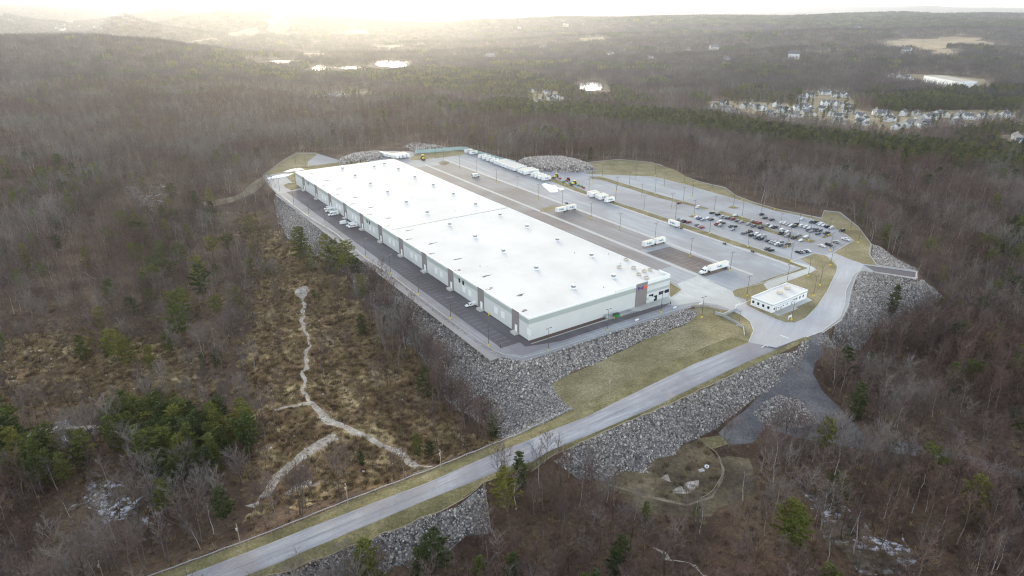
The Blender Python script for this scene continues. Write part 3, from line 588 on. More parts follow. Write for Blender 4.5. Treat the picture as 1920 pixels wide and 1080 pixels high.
v3 = MB().prism([(-1.05,1.9),(1.05,1.9),(.8,2.25),(-.8,2.25)], -1.05, 1.05).mesh('vent_cap', M['fascia'])
vmesh = MB().box(-.95, .95, -.95, .95, 0, .7, 0).box(-.8, .8, -.8, .8, .7, 1.9, 1).prism([(-1.05,1.9),(1.05,1.9),(.8,2.25),(-.8,2.25)], -1.05, 1.05, None, 2).mesh('roof_vent', [M['white'], M['louvre'], M['fascia']])
def on_roof(px, py, me, name, parent=rf):
    a, b = uv(at([(px, py)], Z)[0]); o = link(name, me, parent); o.location = (a, b, Z); return o
for p in ventsA: on_roof(*p, vmesh, 'roof_vent')
hv = MB().box(-1.1, 1.1, -.8, .8, .15, 1.2).box(-.9, -.3, -.5, .5, 1.2, 1.4, 1).box(.2, .9, -.4, .4, 1.2, 1.35, 1).mesh('hvac_unit', [M['hvac'], M['louvre']])
for p in ((1173.7,488),(1160.7,502.5),(1187.7,503.7),(1197,516),(1207.7,510),(1218.7,507.5),(1211.7,522.5)): on_roof(*p, hv, 'hvac_unit')
pv = MB().cyl(0, 0, 0, .8, .14, 6).mesh('vent_pipe', M['louvre'])
for p in ((853,396),(1132,540),(1077,475),(1141,477),(1163,495),(690,325),(900,500)): on_roof(*p, pv, 'vent_pipe')
# stains at the roof drains along the long edge
rng2 = random.Random(3); st = MB()
for i in range(24):
    b = 8 + i * 15.2; a = 9 if i % 2 else 2.2
    for j in range(7):
        x = a + rng2.uniform(-1.6, 1.6); y = b + rng2.uniform(-.8, .8) ; w = rng2.uniform(.2, .5); l = rng2.uniform(.8, 2.6) * (1.6 if a > 5 else .9)
        st.add([(x, y, Z + .004), (x + l, y + w, Z + .004), (x + l * 1.3, y + w * .3, Z + .004), (x + l * .5, y - w, Z + .004)], [(0, 3, 2, 1)])
for i in range(60):
    x = rng2.uniform(4, WID - 4); y = rng2.uniform(4, LEN - 4); l = rng2.uniform(.3, 1.6); w = rng2.uniform(.08, .22)
    st.add([(x, y, Z + .006), (x + l, y + w, Z + .006), (x + l * .6, y - w, Z + .006)], [(0, 2, 1)])
M['stain'] = plain('roof_grime', (.16,.12,.09), .9, 0, .3, 1); st.build('drain_stains', M['stain'], rf, kind='stuff')

# ------------------------------------------------------------------ gatehouse
gb = [g0(1446.7, 587), g0(1408.5, 571), g0(1511.7, 559)]; gU = (gb[1] - gb[0]); gV = (gb[2] - gb[0]); gl, gw = gU.length, gV.length; GA = math.atan2(gV.y, gV.x)
GH = empty('gatehouse', gb[0], GA, label='small white flat-roofed gatehouse with square windows on the grass island', cat='gatehouse')
hz = 4.3
MB().box(0, gw, 0, gl, 0, hz).build('wall', M['white'], GH); grf = MB().box(.3, gw - .3, .3, gl - .3, hz, hz + .12).build('roof', M['roof'], GH)
mb = MB(); 
for b in ((-.1, .3, -.1, gl + .1), (gw - .3, gw + .1, -.1, gl + .1)): mb.box(*b, hz - .5, hz + .45)
for b in ((.305, gw - .305, -.095, .3), (.305, gw - .305, gl - .3, gl + .095)): mb.box(*b, hz - .5, hz + .45)
mb.build('parapet', M['fascia'], grf)
MB().box(-.13, -.101, 0, gl, hz - .5, hz - .1).box(0, gw, -.13, -.101, hz - .5, hz - .1).build('trim', M['band'], GH)
for k in range(4): MB().box(-.05, -.001, 1.6 + k * 2.9, 2.8 + k * 2.9, 1.5, 2.9).build('window', M['glass'], GH)
for k in range(4): MB().box(gw - 13 + k * 3, gw - 12 + k * 3, -.05, -.001, 1.5, 2.9).build('window', M['glass'], GH)
for x in (1.2, 5.2, 9.2, 12.5): MB().box(x, x + 1.0, -.05, -.001, 1.2, 2.4).build('window', M['glass'], GH)
for x in (3, 7.2, 16.5): MB().box(x, x + 1.1, -.05, -.001, 0, 2.2).build('door', M['band'], GH)
MB().box(2, 19, -1.5, -.11, 3.0, 3.25).build('canopy', M['fascia'], GH)
hv2 = MB().box(-1.4, 1.4, -1, 1, .2, 1.6).box(1.4, 1.8, -.7, .7, .4, 1.2, 1).mesh('hvac_unit', [M['hvac'], M['louvre']])
for x, y in ((gw * .50, gl * .52), (gw * .78, gl * .62)): o = link('hvac_unit', hv2, grf); o.location = (x, y, hz + .12)

# ------------------------------------------------------------------ vehicles
whl = MB().tube([(0, -.14, 0), (0, .14, 0)], [.5, .5], 12).mesh('wheel', M['tyre'])
cwh = MB().tube([(0, -.11, 0), (0, .11, 0)], [.33, .33], 10).mesh('wheel', M['tyre'])
def wheels(root, xs, y, r, me):
    for x in xs:
        for s in (-1, 1): o = link('wheel', me, root); o.location = (x, s * y, r)
def trailer(L, name, label, group, logo=True):
    r = empty(name, label=label, cat='trailer', group=group)
    MB().box(0, L, -1.3, 1.3, 1.15, 3.98).build('box_body', M['trailer'], r)
    MB().box(.02, L - .02, -1.28, 1.28, 3.985, 4.08).build('roof_panel', M['cream'], r)
    dd = MB().box(L, L + .05, -1.2, 1.2, 1.25, 3.9).build('rear_door', M['fascia'], r); MB().box(L + .05, L + .08, -.04, .04, 1.3, 3.85).box(L + .05, L + .08, -.8, -.76, 1.3, 3.85).box(L + .05, L + .08, .76, .8, 1.3, 3.85).build('lock_bar', M['steel'], dd)
    MB().box(.3, L, -.5, .5, .8, 1.14).build('chassis', M['dark'], r)
    wheels(r, [L - 1.2] + ([L - 2.5] if L > 10 else []), 1.05, .5, whl)
    for s in (-1, 1): MB().box(1.9, 2.05, s * .8 - .07, s * .8 + .07, .02, 1.1).build('landing_leg', M['dark'], r)
    if logo:
        lettering(r, 1.75, (L * .5 - 2.2, -1.32, 2.1), (math.pi / 2, 0, 0)); lettering(r, 1.75, (L * .5 + 2.2, 1.32, 2.1), (math.pi / 2, 0, math.pi))
    return r
def dolly(name='dolly'):
    r = empty(name, cat='dolly'); MB().box(-1.1, 1.1, -.5, .5, .55, .8).tube([(-1.1, 0, .65), (-2.6, 0, .55)], [.09, .06], 5).build('frame', M['dark'], r)
    MB().cyl(0, 0, .8, .95, .5, 10).build('turntable', M['dark'], r); wheels(r, [0], .9, .5, whl); return r
def at_corner(o, px, py, rz=ANG, dx=0): return place(o, g0(px, py), rz)
pup = None
def put_trailer(px, py, L, label, group, rz=ANG, cache={}):
    if L not in cache: cache[L] = trailer(L, 'trailer', label, group); o = cache[L]
    else: o = copy_tree(cache[L])
    o['label'] = label; o['group'] = group
    p = g0(px, py); off = Vector((-math.sin(rz), math.cos(rz), 0)) * 1.3
    place(o, p + off, rz); return o
words = ['first','second','third','fourth','fifth','sixth','seventh','eighth','ninth','tenth','eleventh','twelfth','thirteenth','fourteenth','fifteenth','sixteenth']
def rowlab(pts, L, rowtxt, group, what):
    for i, p in enumerate(pts): put_trailer(*p, L, f'{what}, {words[i]} from the far end of {rowtxt}', group)
GT = 'white trailers parked along the back of the yard'
def rowspread(p, q, n): 
    a, b = g0(*p), g0(*q); out = []
    for i in range(n):
        c = a.lerp(b, i / max(1, n - 1)); d = Vector((c.x, c.y, -H)); w = Vector((d.x, d.y * cp - d.z * sp, d.y * sp + d.z * cp)); out.append((960 + F * w.x / w.y, 540 - F * w.z / w.y))
    return out
rowlab(rowspread((873,288.5),(882,291.5),2), 8.6, 'the pair by the teal wall corner', GT, 'short white trailer')
rowlab(rowspread((899,298.5),(921.5,306.8),4), 8.6, 'the row of four spaced trailers', GT, 'short white trailer')
rowlab(rowspread((928,309.5),(963.5,323),8), 14.6, 'the tight row of eight', GT, 'long white trailer')
rowlab(rowspread((973,326),(983.5,330),3), 16, 'the block of three before the snow', GT, 'long white trailer')
rowlab(rowspread((998,333.5),(1018,341),4), 8.6, 'the four nearest the snow heap', GT, 'short white trailer')
rowlab([(1104,369.5),(1109,372.3)], 8.6, 'the pair by the verge lamp', GT, 'short white trailer')
rowlab([(1120,374.8),(1125,377.3)], 8.6, 'the middle pair beside the grass verge', GT, 'short white trailer')
put_trailer(1137, 382, 8.6, 'single short white trailer at the near end of the verge row', GT)
for (x1, y1, x2, y2, wn) in ((1044.5,401,1064.5,396.5,'by the planted island'), (1208,466,1230.5,460.2,'in the middle of the yard')):
    put_trailer(x1, y1, 8.6, f'front short trailer of the coupled pair {wn}', 'coupled trailer pairs'); put_trailer(x2, y2, 8.2, f'rear short trailer of the coupled pair {wn}', 'coupled trailer pairs')
    D = dolly(); tag(D, f'black converter dolly between the coupled trailers {wn}', 'dolly', 'converter dollies'); place(D, g0(x2 - 1, y2) + U * 1.3, ANG)
o = put_trailer(1252, 422, 8.6, 'lone white trailer parked beside the verge with a dolly behind it', 'single trailers', ANG - math.pi / 2)
for i, (x, y, l) in enumerate(((1277.5,429,'black dolly behind the lone trailer at the verge'),(1062.5,382,'black dolly beside the planted yard island'),(1358.5,458,'black dolly alone on the concrete strip, further from the trees'),(1411,473,'black dolly alone on the concrete strip, nearest the gate lawn'))):
    D = dolly(); tag(D, l, 'dolly', 'converter dollies'); place(D, g0(x, y), ANG + (0 if i else -math.pi / 2))
GB = 'trailers docked behind the far end of the warehouse'
for i, (x, y) in enumerate(((726,295),(733.5,296.5),(741,298),(748,299),(754.5,298.3),(761.5,297.3),(768.5,296.3))):
    put_trailer(x, y, 13.5, f'white trailer behind the far wall, {words[i]} from the left in the packed block', GB, ANG + math.pi / 2)
for i, a in enumerate((27, 48, 57)):
    o = copy_tree(trailer(13.5, 'trailer', 'x', GB)) if False else put_trailer(700, 300, 13.5, ['white trailer backed to the far wall, alone at the left','white trailer backed to the far wall, left one of a pair','white trailer backed to the far wall, right one of a pair'][i], GB, ANG + math.pi / 2)
    o.location = wl(a, LEN + .6)
# tractor unit
def tractor():
    r = empty('truck', label='white long-nosed tractor unit coupled to the trailer at the near yard edge', cat='truck')
    MB().prism([(0,.7),(0,1.75),(1.7,2.0),(2.2,2.85),(2.6,3.3),(4.6,3.9),(4.6,.7)], -1.2, 1.2, [.15,.2,.15,.2,.2,.15,0]).build('cab', M['white'], r)
    MB().prism([(1.72,2.03),(2.16,2.8),(2.2,2.78),(1.8,2.0)], -1.0, 1.0).box(2.4, 3.3, -1.18, 1.18, 1.95, 2.7).build('window', M['glass'], r)
    MB().box(-.2, 0, -1.15, 1.15, .45, .95).build('bumper', M['steel'], r); MB().box(4.6, 7.4, -.45, .45, .7, 1.0).build('frame', M['dark'], r)
    for s in (-1, 1): MB().box(-.03, .0, s * .8 - .15, s * .8 + .15, 1.1, 1.35).build('headlight', M['steel'], r); MB().box(2.2, 2.4, s * 1.3 - .12, s * 1.3 + .12, 1.9, 2.7).build('mirror', M['dark'], r)
    wheels(r, [1.0, 5.6, 6.8], 1.0, .5, whl); return r
T = tractor(); place(T, g0(1316, 516.3) + U * 1.3, ANG)
put_trailer(1332, 512.3, 15.4, 'long white trailer coupled to the tractor unit at the near yard edge', 'single trailers')
def van(kind, label, group):
    r = empty('van', label=label, cat='van', group=group)
    if kind == 'step':
        MB().prism([(0,.5),(0,1.2),(.9,1.4),(1.4,2.4),(1.8,3.0),(7.3,3.0),(7.3,.5)], -1.15, 1.15, [.1,.15,.12,.1,.06,.06,0]).build('body', M['white'], r)
        MB().prism([(.98,1.5),(1.4,2.35),(1.36,2.4),(.9,1.48)], -.9, .9).box(1.6, 2.3, -1.12, 1.12, 1.6, 2.3).build('window', M['glass'], r)
        wheels(r, [1.1, 5.8], 1.0, .42, whl); s = 1.3; x = 2.7; z = 1.6; MB().box(7.3, 7.34, -1, 1, .8, 2.8).build('rear_door', M['dark'], r)
        lettering(r, s, (x, -1.17, z), (math.pi / 2, 0, 0)); lettering(r, s, (x + 3.4, 1.17, z), (math.pi / 2, 0, math.pi))
    elif kind == 'cargo':
        MB().prism([(0,.45),(0,1.05),(1.0,1.25),(1.7,2.2),(2.2,2.45),(6.2,2.45),(6.3,.45)], -1.0, 1.0, [.12,.15,.1,.1,.1,.1,0]).build('body', M['white'], r)
        MB().prism([(1.06,1.32),(1.66,2.12),(1.6,2.18),(.98,1.3)], -.8, .8).box(1.7, 2.5, -.97, .97, 1.35, 1.95).build('window', M['glass'], r)
        wheels(r, [1.0, 5.0], .9, .36, cwh); lettering(r, .95, (2.9, -1.0, 1.15), (math.pi / 2, 0, 0), 'orange')
    else:
        MB().prism([(0,.45),(0,.95),(1.4,1.1),(1.9,1.75),(3.3,1.8),(3.5,1.1),(5.6,1.05),(5.6,.45)], -.95, .95, [.1,.1,.05,.15,.15,.05,.05,0]).box(3.6, 5.5, -.93, .93, 1.06, 1.75).build('body', M['white'], r)
        MB().prism([(1.45,1.16),(1.86,1.7),(1.8,1.72),(1.38,1.14)], -.75, .75).box(2.0, 3.2, -.9, .9, 1.2, 1.65).build('window', M['glass'], r); wheels(r, [1.0, 4.5], .85, .36, cwh)
    return r
GV = 'white delivery vans parked against the long wall'
for kind, x, y, rz, lab in (('cargo',609,394.5,ANG,'white van mostly hidden behind the two lettered vans'),('step',611.5,399,ANG,'white high-roof van, middle of the three by the second pier'),('step',617,406,ANG,'white step van, nearest of the three by the second pier'),('cargo',655,419,ANG+math.pi,'white van nosed towards the wall, farther of the next pair'),('cargo',650.5,426,ANG,'white van left of the last one by the windowed bay'),('cargo',654.5,428.5,ANG,'white van nearest the camera in the far group by the wall'),('pickup',875,577.5,ANG,'white utility pickup parked alone beside a pier near the corner')):
    v = van(kind, lab, GV); place(v, g0(x, y) + U * 1.0, rz)
v = van('step', 'white step van parked alone in the truck yard', 'yard vans'); place(v, g0(899.5, 331) + U * 1.0, ANG + math.pi)
# cars
M['paint_car'] = None
CARC = {'w': (.6,.6,.6), 's': (.27,.28,.29), 'g': (.09,.093,.10), 'k': (.02,.022,.026), 'b': (.035,.05,.10), 'r': (.2,.022,.02)}
CN = {'w': 'white', 's': 'silver', 'g': 'dark grey', 'k': 'black', 'b': 'blue', 'r': 'red'}
CM = {k: plain('car_paint_' + CN[k].replace(' ', '_'), c, .25, .0, .02) for k, c in CARC.items()}
def car(kind):
    r = empty('car')
    if kind == 'sedan':
        body = MB().prism([(0,.28),(0,.68),(.25,.82),(1.25,.92),(1.95,1.38),(3.35,1.4),(4.1,.98),(4.6,.9),(4.65,.3)], -.9, .9, [.08,.12,.1,.05,.22,.22,.06,.1,.05])
        win = MB().prism([(1.3,.94),(1.92,1.34),(3.36,1.36),(4.02,1.0)], -.86, .86, [.0,.18,.18,0])
    elif kind == 'suv':
        body = MB().prism([(0,.32),(0,.85),(.3,1.0),(1.2,1.08),(1.75,1.68),(4.1,1.72),(4.6,1.1),(4.65,.35)], -.94, .94, [.08,.12,.1,.04,.18,.18,.05,.04])
        win = MB().prism([(1.22,1.12),(1.72,1.6),(4.08,1.62),(4.5,1.15)], -.92, .92, [.0,.15,.15,0])
    else:
        body = MB().prism([(0,.4),(0,.95),(.3,1.08),(1.4,1.15),(2.0,1.78),(3.4,1.8),(3.55,1.15),(5.5,1.12),(5.5,.42)], -.96, .96, [.08,.12,.1,.04,.18,.18,.02,.02,.02])
        win = MB().prism([(1.42,1.2),(1.98,1.72),(3.38,1.74),(3.46,1.2)], -.94, .94, [.0,.15,.15,0])
    bd = body.build('body', CM['w'], r); bd.material_slots[0].link = 'OBJECT'; win.build('window', M['glass'], r)
    for s in (-1, 1): MB().box(-.03, .02, s * .6 - .14, s * .6 + .14, .6, .75).build('headlight', M['steel'], r)
    wheels(r, [.85, 3.7 if kind != 'pickup' else 4.4], .82, .33, cwh); return r
protos = {k: car(k) for k in ('sedan', 'suv', 'pickup')}; used = set()
cars = []
r1 = '350,10r 720,100w 355,345g 410,365s 465,385k 545,395r 715,305w 765,325b 830,350s 935,320w 995,345k 1010,210k 1130,245k 1215,295s 1285,300s 1345,320g 1425,335r 1520,370g 1590,395s 1475,260w 720,455g 770,480s 810,500r 1110,440r 1165,400w 1230,415k 1180,465s 1395,480k 1460,485k 1425,540s 1645,620g 1760,590k 1800,660k 1730,435s 1840,475b'
r2 = '270,215k 330,280k 455,310k 100,335s 155,355r 220,370r 255,455b 370,410s 440,435w 505,450k 630,365w 685,375w 735,400s 795,420w 850,435k 885,400k 990,300w 985,425w 1060,445w 1125,465w 1190,485g 1110,505b 1165,520s 1250,500k 1310,515g 1280,565g 1440,555k 1165,355k 1240,360k 1290,385s 1330,400w 1390,415w 1450,440k 1525,460w 1715,510k 640,495w 615,560k 740,530w 725,605s 850,640k 935,590s 1070,620w 975,685w 165,580w 225,600w 300,610s 180,640g 255,660k 385,690k 435,715s 490,735s 545,755w 605,775g 610,705s 740,755k 365,840g 440,860k'
r3 = '935,900k 985,890s 1040,880k 1100,875w 1350,785w 1475,765k 1610,720s 1780,670w'
for txt, sc, ox, oy, ori in ((r1, 10.667, 1240, 380, 0), (r2, 9.6, 1400, 380, 0), (r3, 9.6, 1400, 380, 1)):
    for t in txt.split():
        x, y = t[:-1].split(','); cars.append((ox + float(x) / sc, oy + (float(y) + 6) / sc, t[-1], ori))
rc = random.Random(5); infos = []
for x, y, c, ori in cars:
    p = g0(x, y); infos.append([p, c, ori, rc.choice(['sedan', 'sedan', 'suv', 'suv', 'pickup'] if c in 'wk' else ['sedan', 'suv', 'sedan'])])
# rows: by warehouse V coordinate of the car's centre
vs = sorted(range(len(infos)), key=lambda i: uv(infos[i][0])[0]); rowid = {}; cur = -1; last = -99
for i in vs:
    a = uv(infos[i][0])[0]
    if a - last > 3.2: cur += 1
    rowid[i] = cur; last = a
rows = {}
for i, r_ in rowid.items(): rows.setdefault(r_, []).append(i)
nrow = len(rows); seen = {}
for r_, ids in rows.items():
    ids.sort(key=lambda i: -uv(infos[i][0])[1]); cc = {}
    tot = {}
    for i in ids: tot[(infos[i][1], infos[i][3])] = tot.get((infos[i][1], infos[i][3]), 0) + 1
    for i in ids:
        p, c, ori, kd = infos[i]; k = (c, kd); cc[k] = cc.get(k, 0) + 1
        nm = {'sedan': 'saloon car', 'suv': 'SUV', 'pickup': 'pickup'}[kd]
        a, b = uv(p)
        rowname = (words[r_] + ' row from the truck yard') if r_ < 16 else 'row nearest the wood'
        order = '' if tot[k] == 1 else (words[cc[k] - 1] + ' ' )
        lab = f'{order}{CN[c]} {nm} from the far end, {rowname}' if order else f'only {CN[c]} {nm} in the {rowname}'
        if lab in seen: lab += ' ' * 0 + ', nearer us'
        seen[lab] = 1
        if kd not in used: o = protos[kd]; used.add(kd)
        else: o = copy_tree(protos[kd])
        tag(o, lab, 'car', 'cars parked in the staff car park'); L_ = 5.5 if kd == 'pickup' else 4.65
        rz = (ANG if ori == 0 else ANG + math.pi / 2) + R(rc.uniform(-3, 3)) + (math.pi if rc.random() < .4 else 0)
        d = Vector((math.cos(rz), math.sin(rz), 0)); place(o, p - d * L_ / 2, rz)
        for ch in o.children:
            if ch.name.startswith('body'): ch.material_slots[0].link = 'OBJECT'; ch.material_slots[0].material = CM[c]
# farm machines
def machine(col, label, sz=1.0, loader=False, low=False):
    r = empty('tractor' if not low else 'implement', label=label, cat='tractor' if not low else 'implement', group='coloured farm machines along the verge')
    if low:
        MB().box(-2, 2, -1, 1, .5, 1.1).box(-1.5, 1.5, -.2, .2, 1.1, 1.6).build('frame', M[col], r); wheels(r, [0], 1.1, .5, whl)
        MB().tube([(2, 0, .7), (3.2, 0, .5)], [.1, .08], 5).build('drawbar', M['dark'], r)
    else:
        MB().prism([(-1.8,.8),(-1.8,1.7),(0,1.8),(0,.8)], -.5, .5).build('bonnet', M[col], r); MB().prism([(0,1.0),(.1,2.7),(1.6,2.7),(1.8,1.0)], -.75, .75).build('cab', M['glass'], r); MB().box(-.1, 1.8, -.85, .85, 2.7, 2.85).build('cab_roof', M[col], r)
        big = MB().tube([(0, -.25, 0), (0, .25, 0)], [.85, .85], 12).mesh('wheel', M['tyre'])
        wheels(r, [1.1], 1.0, .85, big); wheels(r, [-1.5], .9, .5, whl)
        if loader: MB().tube([(.2, .7, 1.8), (-2.4, .7, 1.4), (-3.0, .7, .6)], [.12] * 3, 4).tube([(.2, -.7, 1.8), (-2.4, -.7, 1.4), (-3.0, -.7, .6)], [.12] * 3, 4).build('loader_arm', M[col], r); MB().prism([(-3,.1),(-3.9,.1),(-3.9,.3),(-3.2,1.1)], -1.2, 1.2).build('bucket', M['dark'], r)
    r.scale = (sz,) * 3; return r
for x, y, c, l, ld, lw in ((1042,333,'yellow','yellow loader at the far end of the machine line',1,0),(1049.5,336,'red','small red implement beside the far yellow loader',0,1),(1056,341.5,'green','green implement farthest in the machine line',0,1),(1064,340,'red','red tractor in the middle of the machine line',0,0),(1069,345,'green','green implement between the red and yellow tractors',0,1),(1076,346,'yellow','yellow loader in the middle of the machine line',1,0),(1084.5,348.5,'green','green implement just past the middle yellow loader',0,1),(1090,350.5,'green','dark green implement second from the near end of the line',0,1),(1094,353,'red','low red implement nearest the parked cars',0,1)):
    m_ = machine(c, l, 1.15 if not lw else .8, ld, lw); place(m_, g0(x, y), ANG + R(20), 1.15 if not lw else .8)
m_ = machine('yellow', 'tall yellow yard loader parked on the far lawn edge behind the warehouse', 1.4, True); m_['group'] = 'yard plant'; place(m_, g0(793, 299), ANG + R(70), 1.5)

# ------------------------------------------------------------------ lamps
def lamp():
    r = empty('lamp_post'); MB().tube([(0,0,.75),(0,0,11.6)], [.13,.08], 6).build('pole', M['pole'], r)
    MB().cyl(0, 0, 0, .8, .42, 10).build('base', M['yellow'], r)
    MB().box(-1.2, 1.2, -.05, .05, 11.55, 11.65).build('arm', M['pole'], r)
    for s in (-1, 1): MB().box(s * 1.2 - .35, s * 1.2 + .35, -.22, .22, 11.5, 11.7).build('lamp_head', M['dark'], r)
    return r
LMPS = [('the service drive along the rock bank', [(525,361),(551,382.5),(579.5,403.5),(610,423.5),(686,482),(732.5,513),(785,552),(845,597.5),(916,648)]),
 ('the rock bank below the short wall', [(1028,658),(1139,620),(1239,586)]),
 ('the gate and gatehouse lawns', [(1315.5,596),(1385,610),(1400,555.5),(1484,600),(1525,555),(1537,535.5),(1557,497.5),(1515,518),(1475,531)]),
 ('the middle line of the truck yard', [(832.5,304.6),(862,316),(894,325.5),(931,342.5),(969.5,357),(1010,372.5),(1054,386),(1108,410),(1162,431),(1228,450),(1294.5,481),(1369,508)]),
 ('the verge between truck yard and car park', [(1059,346),(1104,361.5),(1154,376),(1207,396),(1266,414),(1330,438),(1402,462.5),(1482,490)]),
 ('the first car park island line', [(1110,341),(1156,359),(1203,372.5),(1259,391),(1301,404.5),(1424,441),(1479.5,456),(1476,462)]),
 ('the second car park island line', [(1129.5,333),(1180,348),(1228,364),(1281,379),(1339,397),(1391,408),(1462,432),(1516,451)]),
 ('the third car park line', [(1192,335.5),(1245,350.5),(1298,367.5),(1375,388),(1427,403),(1497.5,423),(1553,441)]),
 ('the grass bank by the wood', [(1228,330.5),(1282.5,344.5),(1334.5,359.5),(1391,375),(1452.5,392.5),(1521,410.5),(1594,431),(1609,455),(1556,470)]),
 ('the far lawns behind the warehouse', [(556,318),(573.6,317.5),(752,291),(816.5,292)])]
LP = lamp(); first = True; nl = 0
for zone, pts in LMPS:
    for i, (x, y) in enumerate(pts):
        o = LP if first else copy_tree(LP); first = False
        g = zone == 'the gate and gatehouse lawns' or zone.startswith('the rock')
        tag(o, f'yellow-based lamp post, {words[i]} from the far end, {zone}' if not zone.startswith('the gate') else f'lamp post on yellow base, {words[i]} from the rock bank on {zone}', 'lamp post', 'lamp posts of the yards and car park')
        p = g0(x, y) if not (x, y) in ((1315.5,596),(1385,610)) else Vector(G1(x, y)); sc_ = 1.0 if y < 500 else .97
        place(o, p, ANG + rc.uniform(-.1, .1), sc_)
        if (x, y) == (1385, 610): o.scale = (.65,) * 3

# ------------------------------------------------------------------ guard rails, fences, walls
def rail(pts, label, flat=True, h=.75, step=4.0, name='guardrail', cat='guardrail', mat='steel', zs=None, wood=False):
    """pts: pixels. a rail ribbon and one post per step"""
    W = [(g0(*p[:2]) if flat else Vector(G1(*p))) if len(p) == 2 else Vector((*at([p[:2]], p[2])[0], p[2])) for p in pts]
    dist = [0]
    for a, b in zip(W, W[1:]): dist.append(dist[-1] + (b - a).length)
    n = max(2, int(dist[-1] / step)); pos = []
    for k in range(n + 1):
        d = dist[-1] * k / n; i = min(max(j for j in range(len(dist)) if dist[j] <= d + 1e-6), len(W) - 2)
        p = W[i].lerp(W[i + 1], (d - dist[i]) / max(1e-6, dist[i + 1] - dist[i])); z = 0 if flat else float(hh([(p.x, p.y)])[0]); pos.append(Vector((p.x, p.y, z)))
    r = empty(name, pos[0], 0, label=label, cat=cat, group='galvanised guardrails' if cat == 'guardrail' else None)
    mb = MB(); o0 = pos[0]
    for a, b in zip(pos, pos[1:]):
        a, b = a - o0, b - o0; d = Vector((-(b - a).y, (b - a).x, 0)).normalized() * .06
        mb.add([a - d + Vector((0,0,h-.32)), a + d + Vector((0,0,h-.32)), b + d + Vector((0,0,h-.32)), b - d + Vector((0,0,h-.32)), a - d + Vector((0,0,h)), a + d + Vector((0,0,h)), b + d + Vector((0,0,h)), b - d + Vector((0,0,h))], [(0,3,2,1),(4,5,6,7),(0,1,5,4),(2,3,7,6),(1,2,6,5),(3,0,4,7)])
    mb.build('rail', M[mat], r); pm = MB().box(-.08, .08, -.1, .1, -.3, h - .05).mesh('post', M['wood'] if wood else M['steel'])
    for p in pos[:98]: o = link('post', pm, r); o.location = p - o0
    return r
rail([(520,362),(549,385),(577,406.5),(629,438.5),(684,485),(730,515),(783,555),(843,601),(914,651),(937,664.5),(980,672.5),(1029,660),(1137,624),(1241,591),(1285,577),(1300,573),(1345,574)], 'long steel guardrail round the service drive above the rock bank', step=4.6)
rail([(1072,766),(960,818),(832,870),(656,937),(480,1008),(292,1077),(200,1112)], 'steel guardrail on the wetland side of the access road', False, step=3.6) if False else rail([(a, b - 2, c) for a, b, c in GU], 'steel guardrail on the wetland side of the access road', False, .8, 3.4)
rail([(a, b + .5, c) for a, b, c in GL[1:7]], 'guardrail above the long rock slope below the access road', False, .8, 3.0, mat='wood', wood=True)
rail([(a, b + .5, c) for a, b, c in GL[6:]], 'guardrail on the near side of the road by the big pine', False, .8, 3.0, mat='wood', wood=True)
rail([(1540,627),(1576,603),(1590,576),(1595,546),(1606,516),(1616,507)], 'timber guardrail round the outside of the road curve', True, .7, 3.4, mat='kerb', wood=True)
rail([(1645,498),(1718,509),(1720,523),(1640,511),(1617,507)], 'low pale rail round the dead-end side road', True, .6, 3.4, mat='kerb')
rail([(1632,458),(1629,477),(1643,496)], 'short pale rail at the edge of the right-hand lawn', True, .6, 3.4, mat='kerb')
def fence(pts, label, h, mat, name='fence', cat='fence', thick=.15, step=3.0):
    W = G([p for p in pts]); W = [Vector((float(a), float(b), float(hh([(a, b)])[0]))) for a, b in W]; r = empty(name, W[0], label=label, cat=cat); mb = MB(); o0 = W[0]; pm = MB().box(-.09, .09, -.09, .09, -.3, h + .1).mesh('post', M['steel'])
    for a, b in zip(W, W[1:]):
        n = max(1, int((b - a).length / step))
        for k in range(n):
            p, q = a.lerp(b, k / n), a.lerp(b, (k + 1) / n); p.z = float(hh([(p.x, p.y)])[0]); q.z = float(hh([(q.x, q.y)])[0]); p, q = p - o0, q - o0; d = Vector((-(q - p).y, (q - p).x, 0)).normalized() * thick / 2; Z0, Z1 = Vector((0,0,-.2)), Vector((0,0,h))
            mb.add([p - d + Z0, p + d + Z0, q + d + Z0, q - d + Z0, p - d + Z1, p + d + Z1, q + d + Z1, q - d + Z1], [(0,3,2,1),(4,5,6,7),(0,1,5,4),(2,3,7,6),(1,2,6,5),(3,0,4,7)])
            o = link('post', pm, r); o.location = p
    mb.build('panel', M[mat], r); return r
fence([(778,288),(820,285),(860,281),(873,281.5),(900,290),(945,303),(967,308)], 'tall teal screen wall behind the back row of trailers', 3.4, 'teal', 'screen_wall', 'wall', .5, 8)
fence([(1341,589),(1355,593),(1378,583),(1379,577)], 'grey retaining wall with fence beside the gate', 1.5, 'steel', 'retaining_wall', 'wall', .4)
fence([(1355,593),(1375,604),(1393,616),(1396,631)], 'grey fence stepping down the lawn from the gate', 1.3, 'steel')
fence([(1295,574),(1320,574),(1347,582)], 'low wooden fence at the head of the grass terrace', .9, 'wood')
rail([(1308,822),(1320,834),(1347,855),(1353,880),(1353,897),(1333,928),(1315,937)], 'thin timber fence round the drainage basin', False, 1.1, 3.2, 'fence', 'fence', 'wood', wood=True)
rail([(906,906,-6.7),(914,950,-11),(921,1003,-17)], 'timber fence running down the bank from the road', False, 1.1, 3, 'fence', 'fence', 'wood', wood=True)
rail([(765,886,-11),(790,876,-11),(806,886,-9),(775,893,-9)], 'timber rail round the culvert beside the road', False, 1.1, 3, 'fence', 'fence', 'wood', wood=True)
rail([(493,331),(528,304),(556,287),(596,288.5),(577,304)], 'low timber fence round the far lawn corner', False, 1.2, 5, 'fence', 'fence', 'wood', wood=True)
